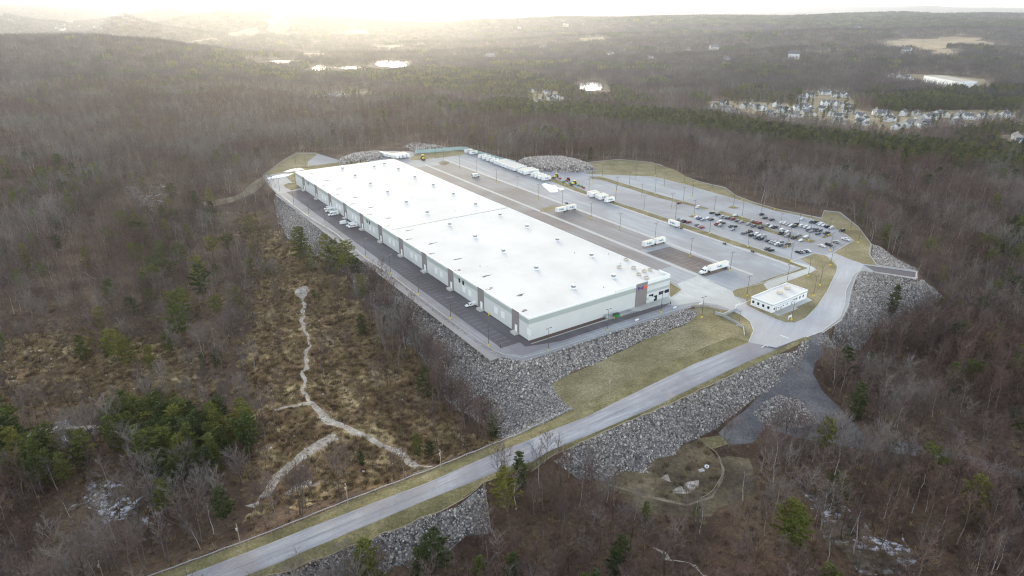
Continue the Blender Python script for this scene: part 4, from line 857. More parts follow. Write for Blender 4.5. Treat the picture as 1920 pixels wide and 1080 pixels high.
# barrier gate
gt = empty('barrier_gate', g0(1352, 576), label='white boom barrier beside the gatehouse entrance', cat='gate'); d_ = g0(1408, 565) - g0(1380, 578)
MB().box(-.3, .3, -.3, .3, 0, 1.1).build('cabinet', M['white'], gt); MB().tube([(0, 0, 1.0), tuple(Vector((0,0,1.1)) + d_)], [.07, .04], 5).build('boom', M['white'], gt); gt.location = g0(1380, 578)
# poles
def pole(px, py, h, label, cross=True, z=None):
    x, y, z_ = G1(px, py); r = empty('utility_pole', (x, y, z_), RANG, label=label, cat='utility pole', group='wooden utility poles')
    MB().tube([(0,0,-.3),(0,0,h)], [.17,.11], 7).build('pole', M['wood'], r)
    if cross: MB().box(-.07, .07, -1.2, 1.2, h - .9, h - .75).build('crossarm', M['wood'], r)
    MB().cyl(.3, 0, h - 2.4, h - 1.5, .22, 8).build('transformer', M['steel'], r); return (x, y, z_ + h)
tops = [pole(1142,746,9.5,'wooden utility pole at the terrace edge, farthest along the road'), pole(827,880,8.5,'wooden utility pole beside the road above the culvert'), pole(653,948,9,'wooden utility pole beside the road in the middle of the wetland side'), pole(452,1026,9,'wooden utility pole beside the lower road among bare trees'), pole(196,1090,8,'wooden utility pole at the bottom left corner')]
for it_, (a, b) in enumerate(zip(tops[:], tops[1:])):
    a, b = Vector(a), Vector(b); mb = MB(); o0 = a; pts = [(a.lerp(b, k / 10) - o0 - Vector((0, 0, 4 * .9 * (k / 10) * (1 - k / 10)))) for k in range(11)]; mb.tube(pts, [.03] * 11, 3)
    o = mb.build('power_line', M['dark'], label=f'thin power line hung {["from the terrace pole to the culvert pole","from the culvert pole to the middle pole","from the middle pole to the lower pole","from the lower pole to the corner pole"][it_]}', cat='cable', group='power lines along the road'); o.location = o0
x, y, z = G1(1381, 632); hp = empty('timber_frame', (x, y, z), R(20), label='T-shaped timber post standing in rubble at the terrace end', cat='post'); MB().tube([(0,0,-.2),(0,0,6.3)], [.2,.16], 6).build('post', M['wood'], hp); MB().box(-1.6, 1.6, -.15, .15, 6.0, 6.35).build('crossbeam', M['wood'], hp)
def board(px, py, w, h, label, z0=.6, mat='white'):
    p = g0(px, py); r = empty('sign_board', p, ANG, label=label, cat='sign', group='blank white boards on the guardrail'); MB().box(-w/2, w/2, -.05, .05, z0, z0 + h).build('panel', M[mat], r)
    for s in (-1, 1): MB().box(s * w * .4 - .05, s * w * .4 + .05, -.04, .04, 0, z0).build('post', M['steel'], r)
board(1194,603,2.2,.9,'white board on the guardrail below the long blank short wall'); board(1265,580,2.2,.9,'white board on the guardrail below the office windows'); board(1313,573,2.6,1.0,'white board at the guardrail end by the gate lamp')
sg = empty('entrance_sign', g0(1480.5, 599), GA, label='white entrance sign on two legs at the tip of the gatehouse lawn', cat='sign'); MB().box(-1.5, 1.5, -.1, .1, 1.3, 2.2).build('panel', M['white'], sg)
for s in (-1, 1): MB().box(s * 1.3 - .1, s * 1.3 + .1, -.1, .1, 0, 1.3).build('post', M['white'], sg)
for x, y, l in ((1257,570.5,'small dark post on the drive by the office corner'), (938,652.5,'small dark post on the drive bend by the near corner')):
    b_ = empty('bollard', g0(x, y), label=l, cat='bollard'); MB().cyl(0,0,0,1.35,.22,8).build('post', M['dark'], b_); MB().tube([(0,0,1.35),(0,0,1.55)],[.24,.1],8).build('cap', M['dark'], b_)
for x, y, l in ((919,591.5,'yellow bollard cluster against the long wall near the corner'),(1435.5,579,'yellow bollard beside the gatehouse kerb')):
    b_ = empty('bollard', g0(x, y), label=l, cat='bollard')
    for q in (-.7, .7): MB().cyl(q,0,0,1.2,.28,8).build('post', M['yellow'], b_)
    MB().box(-.7,.7,-.1,.1,.7,.95).build('crossbar', M['yellow'], b_)
cp_ = empty('waste_skip', wl(50.5, -3.2), ANG, label='dark green waste skip on the footpath below the sign panel', cat='skip'); MB().prism([(-1.3,.2),(-1.6,1.6),(1.6,1.6),(1.3,.2)], -.9, .9).build('container', M['green'], cp_); MB().box(-1.6,1.6,-.92,.92,1.6,1.75).build('lid', M['dark'], cp_)
for k in (-2.4, 2.6): b_ = empty('bollard', wl(50.5 + k, -4.6), ANG, label=f'yellow post {"left" if k < 0 else "right"} of the green waste skip', cat='bollard'); MB().cyl(0,0,0,1.3,.15,8).build('post', M['yellow'], b_); MB().tube([(0,0,1.3),(0,0,1.4)],[.15,.08],8).build('cap', M['yellow'], b_)
ub = empty('utility_cabinet', wl(46, -1.6), ANG, label='grey utility cabinet against the short wall left of the skip', cat='cabinet'); MB().box(-.9,.9,-.6,.6,0,1.5).build('body', M['steel'], ub); MB().box(-.85,-.02,-.64,-.6,.15,1.4).box(.02,.85,-.64,-.6,.15,1.4).build('door', M['band'], ub)
x, y, z = G1(1325, 876); mh = empty('manhole_ring', (x, y, z), label='round white concrete manhole ring in the drainage basin', cat='manhole'); ring = MB()
n = 20
for rr, zz in ((1.3, 0), (1.3, .9), (.8, .9), (.8, 0)):
    for k in range(n): ring.v.append((rr * math.cos(2*math.pi*k/n), rr * math.sin(2*math.pi*k/n), zz))
for j in range(3):
    for k in range(n): ring.f.append((j*n+k, j*n+(k+1)%n, (j+1)*n+(k+1)%n, (j+1)*n+k)); ring.m.append(0)
mh.scale = (.62,) * 3; ring.build('ring', M['white'], mh); MB().cyl(0,0,.1,.2,.82,16).build('cover', M['dark'], mh)
x, y, z = G1(1315, 883); sl = empty('concrete_block', (x, y, z), R(15), label='pale concrete outlet block beside the manhole ring', cat='block'); sl.scale = (.65,) * 3; MB().prism([(-1.5,-.2),(-1.5,.5),(1.5,.9),(1.5,-.2)], -1, 1).build('block', M['kerb'], sl); MB().box(-1.2,1.1,-.08,.08,.6,1.1).build('rib', M['kerb'], sl)

# ------------------------------------------------------------------ houses
def house(seed):
    r = random.Random(seed); h = empty('house'); w, d, hh_ = 11, 9, 5.6
    MB().prism([(0,0),(0,hh_),(d/2,hh_+3.2),(d,hh_),(d,0)], 0, w).mesh
    m = MB(); m.add([(-w/2,-d/2,-2),(w/2,-d/2,-2),(w/2,d/2,-2),(-w/2,d/2,-2),(-w/2,-d/2,hh_),(w/2,-d/2,hh_),(w/2,d/2,hh_),(-w/2,d/2,hh_),(-w/2,0,hh_+3),(w/2,0,hh_+3)], [(0,1,5,4),(2,3,7,6),(1,2,6,9,5),(3,0,4,8,7)]); m.build('wall', M['siding'], h)
    rt = MB(); e = .4
    for s in (-1, 1): rt.add([(-w/2-e, s*(d/2+e), hh_-.2), (w/2+e, s*(d/2+e), hh_-.2), (w/2+e, 0, hh_+3.15), (-w/2-e, 0, hh_+3.15), (-w/2-e, s*(d/2+e), hh_-.45), (w/2+e, s*(d/2+e), hh_-.45), (w/2+e, 0, hh_+2.9), (-w/2-e, 0, hh_+2.9)], [(0,1,2,3),(4,7,6,5),(0,4,5,1),(1,5,6,2),(3,7,4,0)])
    ro = rt.build('roof', M['slate'], h); MB().box(1,1.8,-.4,.4,hh_+2.2,hh_+4.2).build('chimney', M['hvac'], ro)
    g = MB(); gx = w/2; g.add([(gx+.02,-d/2-2,-2),(gx+6.5,-d/2-2,-2),(gx+6.5,d/2-2.5,-2),(gx+.02,d/2-2.5,-2),(gx+.02,-d/2-2,2.8),(gx+6.5,-d/2-2,2.8),(gx+6.5,d/2-2.5,2.8),(gx+.02,d/2-2.5,2.8),(gx+3.2,-d/2-2,5.2),(gx+3.2,d/2-2.5,5.2)], [(0,1,5,8,4),(2,3,7,9,6),(1,2,6,5),(3,0,4,7)])
    if seed % 3 != 2:
        gg = g.build('garage', M['siding'], h); MB().add([(gx-.2,-d/2-2.3,2.7),(gx+3.2,-d/2-2.3,5.35),(gx+3.2,d/2-2.2,5.35),(gx-.2,d/2-2.2,2.7),(gx+6.8,-d/2-2.3,2.7),(gx+6.8,d/2-2.2,2.7)], [(0,1,2,3),(1,4,5,2)]).build('garage_roof', M['slate'], gg)
    for x in (-3.6, 0, 3.6):
        for z0 in (1, 3.6): MB().box(x-.5, x+.5, -d/2-.05, -d/2-.001, z0, z0+1.3).build('window', M['glass'], h)
    if seed % 2: # cross gable
        MB().add([(-3,-d/2-1.5,0),(1,-d/2-1.5,0),(1,-d/2-1.5,hh_),(-3,-d/2-1.5,hh_),(-1,-d/2-1.5,hh_+2.4),(1,0,hh_),(-3,0,hh_),(-1,0,hh_+2.4),(1,0,0),(-3,0,0)], [(0,1,2,4,3),(1,8,5,2),(9,0,3,6)]).build('gable_wall', M['siding'], h)
        MB().add([(-3.3,-d/2-1.8,hh_-.2),(-1,-d/2-1.8,hh_+2.55),(-1,0,hh_+2.55),(-3.3,0,hh_-.2),(1.3,-d/2-1.8,hh_-.2),(1.3,0,hh_-.2)], [(0,1,2,3),(1,4,5,2)]).build('gable_roof', M['slate'], h)
    return h
HP = [house(i) for i in range(4)]; hused = [False] * 4
vil = [(350,320),(455,290),(480,350),(590,385),(690,320),(770,310),(830,340),(900,345),(1045,300),(1100,360),(1150,370),(990,400),(1245,425),(1290,340),(1395,335),(1340,260),(1330,225),(1425,200),(1550,165),(1625,165),(1710,190),(1800,190),(1600,285),(1700,290),(1570,350),(1695,350),(1380,400),(1850,370),(1660,400),(1745,440),(1730,490),(1830,320),(1140,462)]
vil2 = [(75,620),(75,680),(385,640),(250,575),(360,580),(560,580),(700,590),(735,640),(815,625),(810,690),(770,715),(905,620),(1030,600),(1180,600),(1145,640),(1140,695),(460,740),(570,720),(1590,630),(1700,600),(655,685),(1290,620),(1440,615),(950,590),(300,590)]
H1 = [(1280 + x / 6, 150 + y / 6) for x, y in vil]; H2 = [(1600 + x / 6, 120 + y / 6) for x, y in vil2]
H3 = [(591,188),(608,190),(617,189.5),(630,182),(641,183),(568,192)]; H4 = [(995,174),(1025,176),(1030,187),(1042,186),(1038,199),(1012,196)]
H5 = [(1360,120),(1325,82),(1175,85),(1290,94),(1640,93),(1652,96),(1662,92),(1670,146),(1685,147),(1700,149),(1840,85),(1905,262),(1915,275)]
far = []
rh = random.Random(9)
for k in range(46): far.append((rh.choice([rh.uniform(0, 200), rh.uniform(1050, 1450), rh.uniform(1450, 1900), rh.uniform(850, 1150)]), rh.uniform(14, 34) if rh.random() < .35 else rh.uniform(44, 115)))
orderw = ['first','second','third','fourth','fifth','sixth','seventh','eighth','ninth','tenth','eleventh','twelfth','thirteenth','fourteenth','fifteenth','sixteenth','seventeenth','eighteenth','nineteenth','twentieth','twenty-first','twenty-second','twenty-third','twenty-fourth','twenty-fifth','twenty-sixth','twenty-seventh','twenty-eighth','twenty-ninth','thirtieth','thirty-first','thirty-second','thirty-third','thirty-fourth','thirty-fifth','thirty-sixth','thirty-seventh','thirty-eighth','thirty-ninth','fortieth','forty-first','forty-second','forty-third','forty-fourth','forty-fifth','forty-sixth','forty-seventh']
HOUSES = []
for pts, where, grp in ((H1, 'the western half of the suburban estate', 'houses on the suburban estate'), (H2, 'the eastern half of the suburban estate', 'houses on the suburban estate'), (H3, 'the small clearing behind the brown hill', 'houses in the far clearing'), (H4, 'the hamlet beside the small pond', 'houses by the pond'), (H5, 'the scattered homes in the right-hand woods', 'scattered woodland houses'), (far, 'the distant hazy town beyond the woods', 'houses of the distant town')):
    pts = sorted(pts); W = G(pts, -30)
    for i, (p, w) in enumerate(zip(pts, W)):
        k = (i * 7 + len(pts)) % 4; rot = rh.choice([-.3, .1, 1.2, .5, -.9]) + rh.uniform(-.2, .2)
        if grp == 'houses of the distant town':
            tot = HP[k]; o = None
            if 'tiny' not in FONT_CACHE:
                FONT_CACHE['tiny'] = MB().add([(-6,-5,-3),(6,-5,-3),(6,5,-3),(-6,5,-3),(-6,-5,6),(6,-5,6),(6,5,6),(-6,5,6),(-6,0,9),(6,0,9)], [(0,1,5,4),(2,3,7,6),(1,2,6,9,5),(3,0,4,8,7)]).add([(-6.3,-5.4,5.8),(6.3,-5.4,5.8),(6.3,0,9.2),(-6.3,0,9.2),(6.3,5.4,5.8),(-6.3,5.4,5.8)], [(0,1,2,3),(3,2,4,5)], 1).mesh('house', [M['siding'], M['slate']])
            o = link('house', FONT_CACHE['tiny']); s_ = rh.uniform(1.2, 2.6)
        else:
            if not hused[k]: o = HP[k]; hused[k] = True
            else: o = copy_tree(HP[k])
            s_ = rh.uniform(.95, 1.15)
        tag(o, f'pale gabled house, {orderw[i]} from the left in {where}', 'house', grp)
        place(o, (float(w[0]), float(w[1]), float(hh([w])[0])), rot, s_ * 1.1); HOUSES.append((float(w[0]), float(w[1])))
# distant industrial shed
fb = at([(1792,164.5),(1730,152.5),(1825,163)], -30); a, b, c = [Vector((*q, -30)) for q in fb]
zt = float(hh([fb[0]])[0]); uu = (b - a); vv = (c - a); FBo = empty('industrial_building', (a.x, a.y, zt), math.atan2(uu.y, uu.x), label='distant long white industrial shed with pale roof in a woodland clearing', cat='industrial building')
Lf = uu.length; MB().box(0, Lf, -45, 0, -1, 13).build('wall', M['white'], FBo); MB().box(.3, Lf - .3, -44.7, -.3, 13.001, 13.3).build('roof', M['town2'], FBo); 
for k in range(14): MB().box(4 + k * Lf / 15, 7.5 + k * Lf / 15, .001, .1, 0, 4).build('dock_door', M['louvre'], FBo)

# ------------------------------------------------------------------ vegetation
def perp(d, r):
    a = d.cross(Vector((r.uniform(-1, 1), r.uniform(-1, 1), r.uniform(-1, 1)))); return a.normalized() if a.length > 1e-4 else Vector((1, 0, 0))
def blade(mb, p, q, w, r):
    s = perp((q - p).normalized(), r) * w / 2; n = len(mb.v); mb.v += [tuple(p - s), tuple(p + s), tuple(q)]; mb.f.append((n, n + 1, n + 2)); mb.m.append(0)
def bare(seed, hgt, nl, nsub, ntw, tw, sub=.07, spread=1.0, tr=.17, sides=4, start=.35):
    r = random.Random(seed); T, K = MB(), MB(); pts = []; x = y = 0
    for k in range(6):
        pts.append(Vector((x, y, hgt * .96 * k / 5 - (.4 if k == 0 else 0)))); x += r.uniform(-.35, .35); y += r.uniform(-.35, .35)
    T.tube(pts, [tr * (1 - k * .16) for k in range(6)], sides, cap=False)
    def tp_(t): i = min(4, int(t * 5)); return pts[i].lerp(pts[i + 1], t * 5 - i)
    az = r.uniform(0, 6)
    for l in range(nl):
        t = start + (1 - start) * (l + r.random()) / nl; p = tp_(min(.99, t)); az += 2.4 + r.uniform(-.5, .5); L = hgt * (.42 - .25 * (t - start)) * r.uniform(.7, 1.15) * spread
        el = r.uniform(.6, 1.0) + (t - .5) * .5; d = Vector((math.cos(az) * math.cos(el), math.sin(az) * math.cos(el), math.sin(el)))
        q1 = p + d * L * .45; d2 = (d + Vector((r.uniform(-.3, .3), r.uniform(-.3, .3), .35))).normalized(); q2 = q1 + d2 * L * .55
        K.tube([p, q1, q2], [tr * .42, tr * .26, .02], 3, cap=False)
        for s in range(nsub):
            u = .25 + .75 * (s + r.random()) / nsub; b = p.lerp(q1, u / .45) if u < .45 else q1.lerp(q2, (u - .45) / .55)
            ds = (d2 + Vector((r.uniform(-1, 1), r.uniform(-1, 1), r.uniform(-.3, .8))) * .9).normalized(); ls = L * r.uniform(.25, .5); e = b + ds * ls; blade(K, b, e, sub, r)
            for k in range(ntw):
                f = b.lerp(e, r.uniform(.2, 1)); dt = (ds + Vector((r.uniform(-1, 1), r.uniform(-1, 1), r.uniform(-.4, .9)))).normalized(); blade(K, f, f + dt * r.uniform(.6, 1.5) * hgt / 14, tw, r)
    return T, K
def pine(seed, hgt, wid, bare_to=.3, dens_=1.0, tri=.33):
    r = random.Random(seed); T, K = MB(), MB(); T.tube([(0,0,-.4),(r.uniform(-.2,.2),0,hgt*.5),(0,0,hgt)], [.22,.14,.03], 5, cap=False)
    lv = int((1 - bare_to) * hgt / 1.0)
    for i in range(lv):
        t = i / lv; z = hgt * (bare_to + (1 - bare_to) * t); prof = (math.sin(math.pi * min(1, (t + .12) * 1.0)) ** .6) if t < .45 else (1 - (t - .45) / .55) ** .8
        L0 = wid * (.18 + .85 * prof); nb = r.randint(4, 6); a0 = r.uniform(0, 6); L0 *= r.uniform(.72, 1.15)
        for b in range(nb):
            az = a0 + b * 6.283 / nb + r.uniform(-.4, .4); L = L0 * r.uniform(.55, 1.2); el = .1 + .5 * t + r.uniform(-.15, .2); d = Vector((math.cos(az) * math.cos(el), math.sin(az) * math.cos(el), math.sin(el))); p = Vector((0, 0, z + r.uniform(-.3, .3))); e = p + d * L
            blade(K, p, e, .12, r); nt = max(2, int(L / .55 * dens_))
            for k in range(nt):
                u = .3 + .7 * (k + r.random()) / nt; c = p.lerp(e, u) + Vector((r.uniform(-.3, .3), r.uniform(-.3, .3), r.uniform(-.1, .15)))
                for j in range(12):
                    dd = (Vector((r.uniform(-1, 1), r.uniform(-1, 1), r.uniform(-.2, .6))) + d * .7).normalized() * r.uniform(.5, 1.05); blade(K, c, c + Vector((dd.x, dd.y, dd.z * .75)), tri, r)
    return T, K
hid = bpy.data.collections.new('tree_kinds')
def template(parts, mats, name, coll):
    mb = MB(); 
    for i, p in enumerate(parts): mb.add(p.v, p.f, i)
    me = mb.mesh(name, mats); o = bpy.data.objects.new(name, me); coll.objects.link(o); return o
def coll(n): return bpy.data.collections.new(n)
def scatter(name, cl_, Pts, rot, scl, idx, label, **k):
    me = bpy.data.meshes.new(name); me.vertices.add(len(Pts)); me.vertices.foreach_set('co', np.asarray(Pts, np.float32).ravel())
    for nm, ty, arr in (('rot', 'FLOAT_VECTOR', rot), ('scl', 'FLOAT_VECTOR', scl)):
        a = me.attributes.new(nm, ty, 'POINT'); a.data.foreach_set('vector', np.asarray(arr, np.float32).ravel())
    a = me.attributes.new('idx', 'INT', 'POINT'); a.data.foreach_set('value', np.asarray(idx, np.int32)); o = link(name, me, label=label, kind='stuff', **k)
    g = bpy.data.node_groups.new(name, 'GeometryNodeTree'); g.interface.new_socket('Geometry', in_out='INPUT', socket_type='NodeSocketGeometry'); g.interface.new_socket('Geometry', in_out='OUTPUT', socket_type='NodeSocketGeometry')
    gi, go = g.nodes.new('NodeGroupInput'), g.nodes.new('NodeGroupOutput'); ip = g.nodes.new('GeometryNodeInstanceOnPoints'); ci = g.nodes.new('GeometryNodeCollectionInfo')
    ci.inputs['Collection'].default_value = cl_; ci.inputs['Separate Children'].default_value = True; ci.inputs['Reset Children'].default_value = True
    def na(nm, ty): n = g.nodes.new('GeometryNodeInputNamedAttribute'); n.data_type = ty; n.inputs['Name'].default_value = nm; return n.outputs['Attribute']
    g.links.new(gi.outputs[0], ip.inputs['Points']); g.links.new(ci.outputs[0], ip.inputs['Instance']); ip.inputs['Pick Instance'].default_value = True
    g.links.new(na('idx', 'INT'), ip.inputs['Instance Index']); g.links.new(na('rot', 'FLOAT_VECTOR'), ip.inputs['Rotation']); g.links.new(na('scl', 'FLOAT_VECTOR'), ip.inputs['Scale']); g.links.new(ip.outputs[0], go.inputs[0])
    md = o.modifiers.new('scatter', 'NODES'); md.node_group = g; return o
# templates
TW = [M['twig'], randcol('russet_twigs', [(0, (.085,.05,.04)), (.5, (.12,.072,.06)), (1, (.15,.10,.08))], .9, .15, .2), randcol('ashen_twigs', [(0, (.13,.11,.10)), (.5, (.17,.148,.135)), (1, (.23,.205,.19))], .9, .15, .2)]
def species(Q, n):                 # patches of one kind of tree
    v = vnoise(Q, 42, 0) + rng.normal(0, .55, len(Q)); sp = np.where(v < -.45, 1, np.where(v > .75, 2, 0)); return sp + 3 * rng.integers(0, n // 3, len(Q))
NB = [bare(100 + i, 14, 13, 7, 6, .06, .075, [1, .85, 1.15, .9, 1.05, .75][i], .17) for i in range(6)]
NBm = [(t.mesh('trunk', M['bark']), k.mesh('crown', TW[i % 3])) for i, (t, k) in enumerate(NB)]
cB = coll('bare_near'); [template(NB[i], [M['bark'], TW[i % 3]], f'bt{i}', cB) for i in range(6)]
MBt = [bare(200 + i, 14, 10, 4, 3, .12, .13, [1, .85, 1.1, .95][i], .17, 3) for i in (0, 1, 2, 3, 1, 0)]
cM = coll('bare_mid'); [template(MBt[i], [M['bark'], TW[i % 3]], f'bm{i}', cM) for i in range(6)]
PN = [pine(300 + i, 15, [3.1, 3.6, 2.7, 4.0, 2.3, 4.4][i], [.3, .35, .12, .4, .08, .15][i]) for i in range(6)]
PNm = [(t.mesh('trunk', M['pinebark']), k.mesh('crown', M['needle'])) for t, k in PN]
PM = [pine(400 + i, 15, [3.4, 3.0, 4.0][i], [.3, .15, .4][i], .4, .6) for i in range(3)]
cP = coll('pine_mid'); [template(PM[i], [M['pinebark'], M['needle']], f'pm{i}', cP) for i in range(3)]
def clump(seed, kind, n, R_):
    r = random.Random(seed); A, B = MB(), MB()
    for _ in range(n):
        x, y = r.uniform(-R_, R_), r.uniform(-R_, R_); s = r.uniform(.75, 1.15)
        if kind == 'b': t, k = bare(r.randint(0, 9999), 14 * s, 6, 3, 2, .32, .3, 1.1, .2, 3)
        else: t, k = pine(r.randint(0, 9999), 15 * s, 3.6, .2, .12, 1.5)
        for src, dst in ((t, A), (k, B)): dst.add([(v[0] + x, v[1] + y, v[2]) for v in src.v], src.f)
    return A, B
cF = coll('far_clumps')
for i in range(4): template(clump(500 + i, 'b', 14, 11), [M['bark'], M['farwood']], f'fa{i}', cF)
for i in range(2): template(clump(520 + i, 'p', 10, 11), [M['pinebark'], M['needle']], f'fb{i}', cF)
cK = coll('rocks')
def rockm(seed):
    import bmesh
    r = random.Random(seed); b = bmesh.new(); bmesh.ops.create_icosphere(b, subdivisions=1, radius=.5); s = (r.uniform(.8, 1.4), r.uniform(.7, 1.1), r.uniform(.5, .9))
    for v in b.verts: f = r.uniform(.75, 1.2); v.co = Vector((v.co.x * s[0] * f, v.co.y * s[1] * f, v.co.z * s[2] * f))
    me = bpy.data.meshes.new('rock'); b.to_mesh(me); b.free(); me.materials.append(M['rock']); return me
for i in range(6): cK.objects.link(bpy.data.objects.new(f'rk{i}', rockm(i)))
cS = coll('brush')
for i in range(4):
    r = random.Random(600 + i); m = MB()
    for k in range(46):
        az, rr = r.uniform(0, 6.28), r.uniform(0, 1.1); p = Vector((rr * math.cos(az), rr * math.sin(az), -.1)); d = Vector((math.cos(az) * r.uniform(0, .8), math.sin(az) * r.uniform(0, .8), 1)).normalized(); blade(m, p, p + d * r.uniform(.4, 1.3 if i < 3 else 2.2), .13, r)
    o = bpy.data.objects.new(f'sh{i}', m.mesh('brush', M['brush'])); cS.objects.link(o)

RW = {}
for nm, w, mt in regw: RW.setdefault(nm, []).append(w)
open_regs = [w for nm, w, mt in regw if nm not in ('icy_brush', 'wetland')]
LK2 = [np.array([(x, y) for x, y in w_] ) for w_ in LAKEW]
for w_ in LK2: c_ = w_.mean(0); w_ += np.where((w_ - c_)[:, 1:2] < 0, 1, 0) * np.array([[0, -170.0]])
clear = [PADW] + open_regs + LK2; CLEAR5 = RW['stream']
wet = RW['wetland'] + RW['icy_brush']
def inany(Q, polys, buf=0):
    m = np.zeros(len(Q), bool)
    for w in polys:
        lo, hi = w.min(0) - buf - 1, w.max(0) + buf + 1; k = np.where(((Q >= lo) & (Q <= hi)).all(1))[0]
        if len(k):
            q = Q[k]; mm = pip(q, w)
            if buf: mm |= dseg(q, w) < buf
            m[k] |= mm
    return m
# evergreen zones in photo pixels (base of trees)
EV = [(P((190,800),(260,780),(350,800),(470,815),(485,875),(400,905),(280,890),(200,870)), .93, 5.6), (P((0,790),(60,810),(120,860),(150,905),(120,935),(40,925),(0,940)), .8, 5.6),
 (P((120,350),(220,350),(230,385),(150,400),(110,380)), .6, 0), (P((0,340),(90,350),(90,380),(0,375)), .4, 0), (P((220,430),(300,425),(300,450),(230,455)), .6, 0),
 (P((930,195),(1100,205),(1340,222),(1480,252),(1600,262),(1700,272),(1925,305),(1925,335),(1700,312),(1560,295),(1350,262),(1180,240),(1000,225),(900,208)), .75, 0),
 (P((1300,196),(1345,200),(1340,190),(1280,185)), .6, 0), (P((1640,192),(1700,185),(1925,195),(1925,212),(1700,212),(1640,206)), .85, 0), (P((1000,262),(1090,262),(1090,278),(1010,280)), .35, 0),
 (P((650,135),(800,130),(1000,145),(1080,170),(1080,200),(900,190),(760,165),(640,150)), .55, 0), (P((420,100),(560,118),(640,140),(560,160),(380,130)), .4, 0), (P((1100,170),(1160,170),(1240,200),(1150,205)), .5, 0),
 (P((1820,470),(1925,420),(1925,700),(1850,690),(1790,640),(1800,560)), .22, 0), (P((1900,240),(1925,240),(1925,300),(1760,290),(1800,250)), .5, 0), (P((100,120),(350,110),(500,170),(300,200),(60,190)), .07, 0),
 (P((1560,560),(1925,500),(1925,1080),(1450,1080),(1480,900)), .045, 0), (P((0,300),(480,380),(470,480),(440,640),(300,760),(0,760)), .05, 0), (P((540,440),(700,560),(690,640),(600,560)), .1, 0),
 (P((1100,38),(1500,36),(1925,42),(1925,56),(1500,50),(1100,48)), .6, 0)]
EVW = [(G(p, -10), pr) for p, pr, _ in EV]
HW = np.array(HOUSES)
def grid(step, r0, r1):
    xs = np.arange(-r1, r1, step); ys = np.arange(20, r1, step); X, Y = np.meshgrid(xs, ys); Q = np.stack([X.ravel(), Y.ravel()], 1)
    r = np.hypot(Q[:, 0], Q[:, 1]); Q = Q[(r >= r0) & (r < r1) & (np.abs(Q[:, 0]) < 50 + Q[:, 1] * .86 + np.clip(60 - Q[:, 1] * .05, 0, 60))]; return Q + rng.uniform(-.45, .45, Q.shape) * step
def filt(Q, buf=1.5):
    m = ~inany(Q, clear, buf) & ~inany(Q, CLEAR5, 4.5); Q = Q[m]
    near = np.zeros(len(Q), bool)
    for hx, hy in HW: near |= np.hypot(Q[:, 0] - hx, Q[:, 1] - hy) < (9 if math.hypot(hx, hy) < 2500 else 0)
    return Q[~near]
def evp(Q):
    pr = np.full(len(Q), .012); r = np.hypot(Q[:, 0], Q[:, 1]); pr = np.where(r > 900, .012 + .3 * ((vnoise(Q, 170, 1) > .8) & (Q[:, 0] > -300)), pr)
    for w, p_ in EVW: pr[pip(Q, w)] = p_
    return pr
Qn = filt(grid(4.3, 90, 780)); wm = inany(Qn, wet); dw = np.min([dseg(Qn, w_) for w_ in wet], axis=0); Qn = Qn[np.where(wm, rng.random(len(Qn)) < np.clip(.55 * np.exp(-dw / 9), .06, 1), rng.random(len(Qn)) < np.clip(.45 + dw / 40, 0, 1))]
# thin woods near the camera so ground shows, denser further off
r_ = np.hypot(Qn[:, 0], Qn[:, 1]); Qn = Qn[(rng.random(len(Qn)) < np.clip(.85 + (r_ - 200) / 500, .8, 1) * np.clip(.85 + .5 * vnoise(Qn, 28, 2), .25, 1)) | (inany(Qn, [EVW[0][0], EVW[1][0]]) & (rng.random(len(Qn)) < .85))]
isev = rng.random(len(Qn)) < evp(Qn)
nearm = np.hypot(Qn[:, 0], Qn[:, 1]) < 300
isev[nearm & (rng.random(len(Qn)) < .0)] = False
tw_ = at(xy2(TOE)[6:], [p[2] for p in TOE[6:]]); tx = []
for a_0, b_0 in zip(tw_, tw_[1:]):
    for _ in range(max(1, int(np.hypot(*(b_0 - a_0)) / 1.5))): tx.append(a_0 + (b_0 - a_0) * rng.random() + rng.normal(0, 2.6, 2))
Bn, En = np.concatenate([Qn[~isev], np.array(tx)]), Qn[isev]
Qm = filt(grid(6.0, 780, 1500), 3); e2 = rng.random(len(Qm)) < evp(Qm); Bm, Em = Qm[~e2], Qm[e2]
Qf = filt(grid(20, 1500, 2600), 8); Qg = filt(grid(30, 2600, 6200), 10)
print('trees', len(Bn), len(En), len(Bm), len(Em), len(Qf), len(Qg))
def z3(Q, dz=-.15):
    z = hh(Q)
    for lw in LAKEW: pass
    return np.column_stack([Q, z + dz])
def inview(Q3):
    d = Q3 - np.array([0, 0, H]); dep = d[:, 1] * cp - d[:, 2] * sp; up = d[:, 1] * sp + d[:, 2] * cp
    x = 960 + F * d[:, 0] / dep; y = 540 - F * up / dep; return (dep > 5) & (x > -10) & (x < 1930) & (y < 1110) & (y > 0), x, y
def rs(n, lo, hi, tilt=.06):
    rot = np.column_stack([rng.normal(0, tilt, n), rng.normal(0, tilt, n), rng.uniform(0, 6.28, n)]); s = rng.uniform(lo, hi, n); return rot, np.column_stack([s * rng.uniform(.85, 1.15, n), s * rng.uniform(.85, 1.15, n), s])
def tree_obj(kind, i, loc, rot, scl, label, group, mats=None):
    T_, K_ = (NBm if kind == 'b' else PNm)[i]; r = bpy.data.objects.new('bare_tree' if kind == 'b' else 'pine_tree', None); C.objects.link(r); r.location = loc; r.rotation_euler = rot; r.scale = scl
    a = link('trunk', T_, r); b = link('crown', K_, r); r['label'] = label; r['category'] = 'tree'; r['group'] = group; return r, a, b
